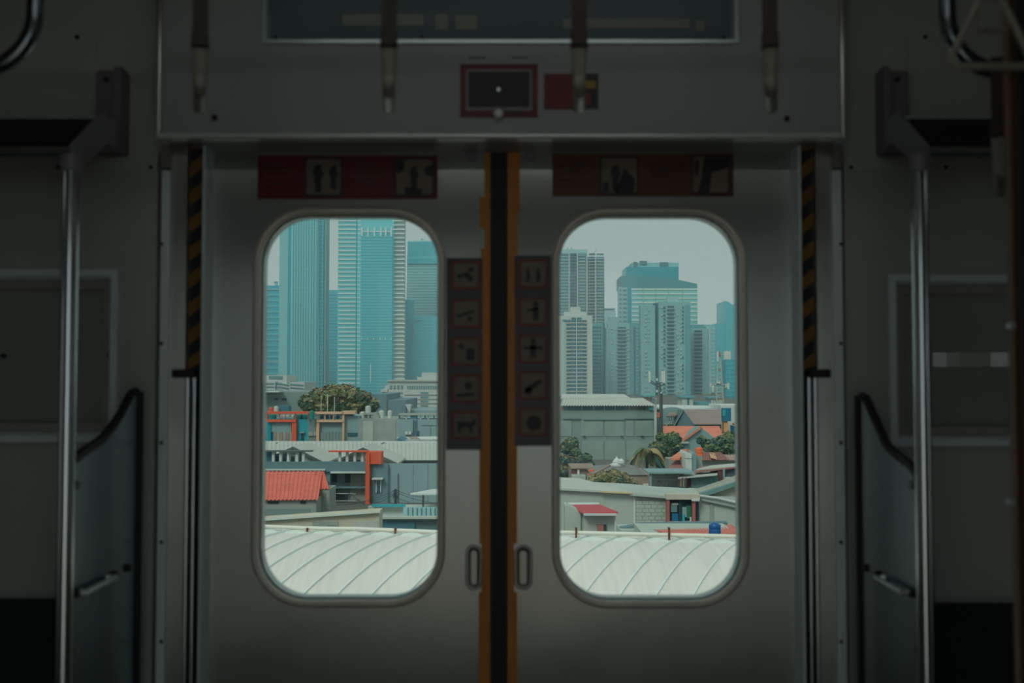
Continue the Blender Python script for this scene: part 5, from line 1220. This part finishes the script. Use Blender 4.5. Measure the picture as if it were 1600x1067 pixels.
tow(893, 731.5, 930, 118, 6).build('house_wall', C_brick, b); fac(b, 'roof_edge', C_brick, 892, 730.5, 931, 732.5, 117.5, 6); fac(b, 'red_shutter', C_maroon, 893, 734, 901, 743, 117.8, .3); fac(b, 'white_frame', C_white, 902, 733, 905.5, 743, 117.7, .3); tow(894, 743, 915, 116, 1.8).build('front_step', C_lgrey, b)
tank('red orange water tank among the greenery beside the olive bush', 920.5, 929, 733.5, 743, 114, m3('tank_red', (238, 92, 62)))
MB().box(at(919, 743, 114).x, at(930, 743, 114).x, 114, 116, GZ, at(925, 743, 114).z).build('tank_pier', C_conc, bld('tank_pier', 'grey pier carrying the red orange water tank', 'pier', 925, 115))

# the big pale wall
b = bld('pale_block_building', 'large pale block walled building with a low curved roof and a glazed bay', 'building', 985, 76)
downpoly(b, 'front_wall', C_lgrey, [(840, 760), (870, 762), (940, 766), (1000, 769), (1043, 773.5), (1095, 776), (1180, 778)], 76, 6)
MB().slab(at(840, 761, 75.6), at(985, 768.4, 75.6), at(905, 747, 84), at(840, 744, 84), .15).build('curved_roof', C_wroof, b)
MB().slab(at(938, 767, 75.4), at(988, 769.2, 75.4), at(975, 765, 77), at(942, 763.5, 77), .12).build('yellowed_edge', m3('yellowed_sheet', (206, 186, 146)), b)
MB().slab(at(984, 770.5, 75.5), at(1043, 775, 75.5), at(1043, 772, 78), at(984, 767.5, 78), .18).build('roof_coping', C_lgrey, b)
fac(b, 'dark_coping', C_conc, 992, 777, 1042, 781, 75.9, .15); fac(b, 'pilaster', C_white, 990, 778, 993, 840, 75.92, .1); fac(b, 'pilaster', C_conc, 1110, 784, 1115, 815, 75.9, .12)
# recessed courses of blocks on the wall between pilasters
for r_ in range(6):
    for k in range(5):
        off = 3.5 if r_ % 2 else 0
        fac(b, 'block', C_lgrey, 994 + 10 * k + off * (k > 0), 782.5 + 6 * r_, 1003.4 + 10 * k + off * (k < 4) - (1.5 if k == 4 else 0), 788 + 6 * r_, 75.93, .08)
# the glazed bay
fac(b, 'bay_back', C_dark, 1044, 779, 1085, 817, 75.7, .25); fac(b, 'bay_lintel', C_cream, 1041, 772.5, 1094, 780.5, 75.1, .7)
for a in ((1042, 780, 1046.5, 817), (1082, 781, 1087, 817)): fac(b, 'pink_post', C_pinkp, *a, 75.2, .5)
fac(b, 'bay_mullion', C_dark, 1061, 780, 1065, 817, 75.4, .3); fac(b, 'blue_curtain', C_blue, 1050, 802, 1060, 815, 75.5, .15); fac(b, 'green_sheet', C_gshed, 1048, 786, 1058, 800, 75.55, .1); fac(b, 'pale_cloth', C_lgrey, 1050, 786, 1060, 789, 75.5, .1)
fac(b, 'pale_cloth', C_bluelt, 1066, 792, 1073, 808, 75.5, .12); fac(b, 'green_sheet', m3('leafy_green_cloth', (44, 110, 84)), 1073, 790, 1080, 810, 75.5, .12); fac(b, 'turquoise_cloth', C_turq, 1066, 804, 1070, 816, 75.4, .12); fac(b, 'white_can', C_white, 1078, 808, 1080.5, 816, 75.4, .15); fac(b, 'sill', C_conc, 1043, 815.5, 1094, 818.5, 75, .7)
fac(b, 'side_pane', C_dark, 1087.5, 784, 1092, 815, 75.6, .3); fac(b, 'white_head', C_white, 1081, 780, 1093, 783, 75, .3)
# right gable
b2 = bld('beige_gable_house', 'weathered beige gable wall with a grey sloping roof edge', 'house', 1130, 74)
downpoly(b2, 'gable_wall', m3('weathered_beige', (160, 160, 146), v=.14, s=.6), [(1093, 776), (1185, 745), (1186, 745)], 77, 4)
MB().slab(at(1078, 777, 76.4), at(1185, 741, 76.4), at(1185, 738.5, 80), at(1076, 773.5, 80), .32).build('roof_edge', C_gshed, b2)
MB().tube([at(1091, 774, 75.8), at(1120, 778, 75.8), at(1185, 793, 75.8)], .09, 6).build('white_pipe', C_white, b2); MB().slab(at(1096, 780, 75.7), at(1185, 799, 75.7), at(1185, 794, 76.4), at(1096, 776, 76.4), .1).build('lower_coping', C_conc, b2)
# annex with the red roof
b = bld('red_roof_annex', 'small pale annex with a dark red roof in front of the big pale wall', 'annex', 922, 58)
MB().slab(at(912, 801.5, 56.5), at(966, 799.5, 56.5), at(936, 787.5, 61), at(886, 788, 61), .1).build('red_roof', m3('crimson_sheet', (190, 70, 78), v=.06), b)
MB().slab(at(886, 788, 60.8), at(936, 787.3, 60.8), at(936, 785, 61.6), at(886, 785, 61.6), .12).build('ridge_flashing', C_white, b)
fac(b, 'gutter', C_white, 912, 802.3, 963, 805.6, 56.4, .3)
downpoly(b, 'side_wall', C_lgrey, [(883, 790), (886, 789), (912, 803)], 57.8, 1.5); tow(912, 804, 962, 57.2, 3).build('front_wall', C_lgrey, b)
fac(b, 'corner_joint', C_post, 907.6, 803, 908.3, 840, 57.7, .15); fac(b, 'drain_pipe', C_white, 960.5, 805, 962.5, 840, 56.8, .2)
fac(b, 'pink_shutter', C_pinkp, 933.5, 820, 943, 836, 57, .25); fac(b, 'dark_frame', C_dark, 943, 820, 947.5, 838, 57.05, .25)
# pink roof and blue tank
b = bld('pink_roof_shed', 'low faded pink sheet roof with a grey edge just beyond the vaulted roof', 'shed', 1070, 48)
MB().corr(at(1040, 834, 46.5), at(1160, 834, 46.5), at(1142, 820, 50.5), at(1002, 822.5, 50.5), 26, .035).build('sheet_roof', C_pink, b)
MB().poly([at(968, 830, 51), at(969, 825, 51), at(1003, 819, 51), at(1137, 816.4, 51), at(1137, 820, 51), at(1003, 824.6, 51)], .6).build('grey_parapet', C_bluegrey, b)
tow(1003, 832, 1150, 47.5, 3).build('shed_wall', C_lgrey, b)
tow(969, 828, 1003.5, 50.5, 2).build('parapet_wall', C_lgrey, b); tow(1003, 824, 1137, 51.2, .8).build('parapet_wall', C_bluegrey, b)
tank('blue plastic water tank on the pink sheet roof', 1109.5, 1128, 817.5, 845, 43, m3('tank_blue', (0, 88, 150), r=.4))
t = bld('tank_stand', 'pale stand under the blue plastic water tank', 'stand', 1119, 43.3); MB().box(at(1108, 845, 43).x, at(1129, 845, 43).x, 42.9, 43.7, GZ, at(1119, 845, 43).z).build('stand_block', C_conc, t)

# utility pole and cables
up = bld('utility_pole', 'tangled utility pole with sagging cables before the pale blue grey wall', 'pole', 618, 104)
MB().tube([(at(618, 780, 104).x, 104, GZ), at(618, 764, 104)], .13, 8).build('pole_shaft', C_dark, up)
for k, (dy, sx2) in enumerate(((0, 0), (3, 1), (6, -1), (9, 0))): MB().tube([at(613.5 + sx2, 767 + dy, 104), at(623 - sx2, 766.5 + dy, 104)], .05, 5).build('cross_arm', C_dark, up)
MB().tube([at(614, 780, 103.8), at(616, 770, 103.8), at(620, 775, 103.8), at(622, 785, 103.8), at(617, 784, 103.8)], .04, 5).build('cable_tangle', C_dark, up)
def cable(a, c, sag, n=9):
    return MB().tube([at(a[0] + (c[0] - a[0]) * t / n, a[1] + (c[1] - a[1]) * t / n + sag * 4 * (t / n) * (1 - t / n), 103.5) for t in range(n + 1)], .028, 4)
for a, c, s_ in (((618, 766), (560, 785), 2), ((618, 768), (575, 783), 3), ((618, 771), (585, 786), 2), ((622, 767), (665, 777), 2), ((622, 770), (690, 786), 4), ((618, 774), (640, 783), 3)):
    cable(a, c, s_).build('sagging_cable', C_dark, up)
wr_ = bld('cable_pole', 'thin pole carrying cables across the recessed balconies', 'pole', 515, 104)
MB().tube([(at(514, 780, 104).x, 104, GZ), at(514, 752, 104)], .06, 6).build('pole_shaft', C_dark, wr_)
for a, c, s_ in (((514, 766), (571, 757), 5), ((514, 770), (571, 766), 4), ((514, 788), (571, 783), 3), ((514, 754), (571, 790), -3)): cable(a, c, s_).build('sagging_cable', C_dark, wr_)

# ---- the city goes on beside and between what the two panes show
rnd = random.Random(11)
HW = [C_lgrey, C_conc, C_cream, C_bluelt, C_bluegrey, C_conc2]; HR = [C_wroof, C_tile, C_redroof, C_rustroof, C_hip, C_brownroof]
proto = {}
def extra_house(x, y, w, d, h, i):
    r = thing('small_house', 'small pitched roof house hidden behind the door edges from the middle of the carriage', 'house', (x, y, GZ), 'houses beyond the panes')
    MB().box(x - w / 2, x + w / 2, y - d / 2, y + d / 2, GZ, GZ + h).build('house_wall', HW[i % 6], r)
    e_ = .4; zr_ = GZ + h; a = [(x - w / 2 - e_, y - d / 2 - e_, zr_), (x + w / 2 + e_, y - d / 2 - e_, zr_), (x + w / 2 + e_, y, zr_ + 1.6), (x - w / 2 - e_, y, zr_ + 1.6)]
    a2 = [(p[0], 2 * y - p[1], p[2]) for p in a]
    MB().slab(*a, .15).slab(*a2, .15).build('pitched_roof', HR[(i * 5 + i // 6) % 6], r)
    for q in (x - w / 2, x + w / 2 - .1): MB().add([(q + t, y + v, zr_ + h_) for t in (0, .1) for v, h_ in ((-d / 2, 0), (d / 2, 0), (0, 1.5))], [(0, 1, 2), (5, 4, 3), (0, 3, 4, 1), (1, 4, 5, 2), (2, 5, 3, 0)]).build('gable_wall', HW[i % 6], r)
    for k in (-.28, .28): MB().box(x + w * k - .6, x + w * k + .6, y - d / 2 - .06, y - d / 2 + .05, GZ + h - 2.2, GZ + h - 1).build('window', C_win, r)
n = 0
for Y_, rows in ((45, 10), (62, 11), (84, 12), (108, 13), (140, 14), (185, 16), (240, 18)):
    span = 1.0 * Y_ + 20; w = 7 + Y_ * .02
    x = -span
    while x < span:
        w_ = w * rnd.uniform(.8, 1.15); lo = 800 + F * (x - .8) / (Y_ + 4); lo2 = 800 + F * (x - .8) / (Y_ - 5); hi = 800 + F * (x + w_ + .8) / (Y_ - 5); hi2 = 800 + F * (x + w_ + .8) / (Y_ + 4)
        a_, c_ = min(lo, lo2), max(hi, hi2)
        if ((150 < a_ and c_ < 380) or (a_ > 1180 and c_ < 1450) or (a_ > 704 and c_ < 856)) and n < 30:
            extra_house(x + w_ / 2, Y_, w_ * .92, 6.5, rnd.uniform(4.2, 6.2), n); n += 1
        x += w_ * 1.02 + (rnd.uniform(0, 6) if rnd.random() < .3 else 0)
for k, (a0, b0, top, Y_) in enumerate(((706, 742, 430, 900), (752, 790, 360, 1000), (800, 846, 470, 880), (300, 350, 400, 950), (1215, 1260, 440, 900))):
    p = at((a0 + b0) / 2, 600, Y_); r = thing('apartment_tower', 'grey teal tower out of sight behind the carriage walls and door edges', 'tower', (p.x, Y_, GZ), 'towers beyond the panes')
    tow(a0, top, b0, Y_, 12).build('tower_body', (A_g, G2, A_p, G4)[k % 4], r); grid(r, [(a0 + 4, (a0 + b0) / 2 - 2), ((a0 + b0) / 2 + 2, b0 - 4)], top + 6, 640, 6, Y_ - .6, A_win, 2.6)

# ---- haze over the far city
hz = MB().box(-900, 900, 30, 1300, GZ + .1, 420)
hm = bpy.data.materials.new('city_haze'); hm.use_nodes = True; n = hm.node_tree; n.nodes.clear()
o = n.nodes.new('ShaderNodeOutputMaterial'); vs_ = n.nodes.new('ShaderNodeVolumeScatter'); vs_.inputs['Color'].default_value = (.84, .98, 1.0, 1); vs_.inputs['Density'].default_value = .0003; vs_.inputs['Anisotropy'].default_value = .0
n.links.new(vs_.outputs[0], o.inputs['Volume'])
ho = hz.build('haze', hm); ho['kind'] = 'stuff'; ho['label'] = 'thin teal haze hanging over the far towers'; ho['category'] = 'haze'
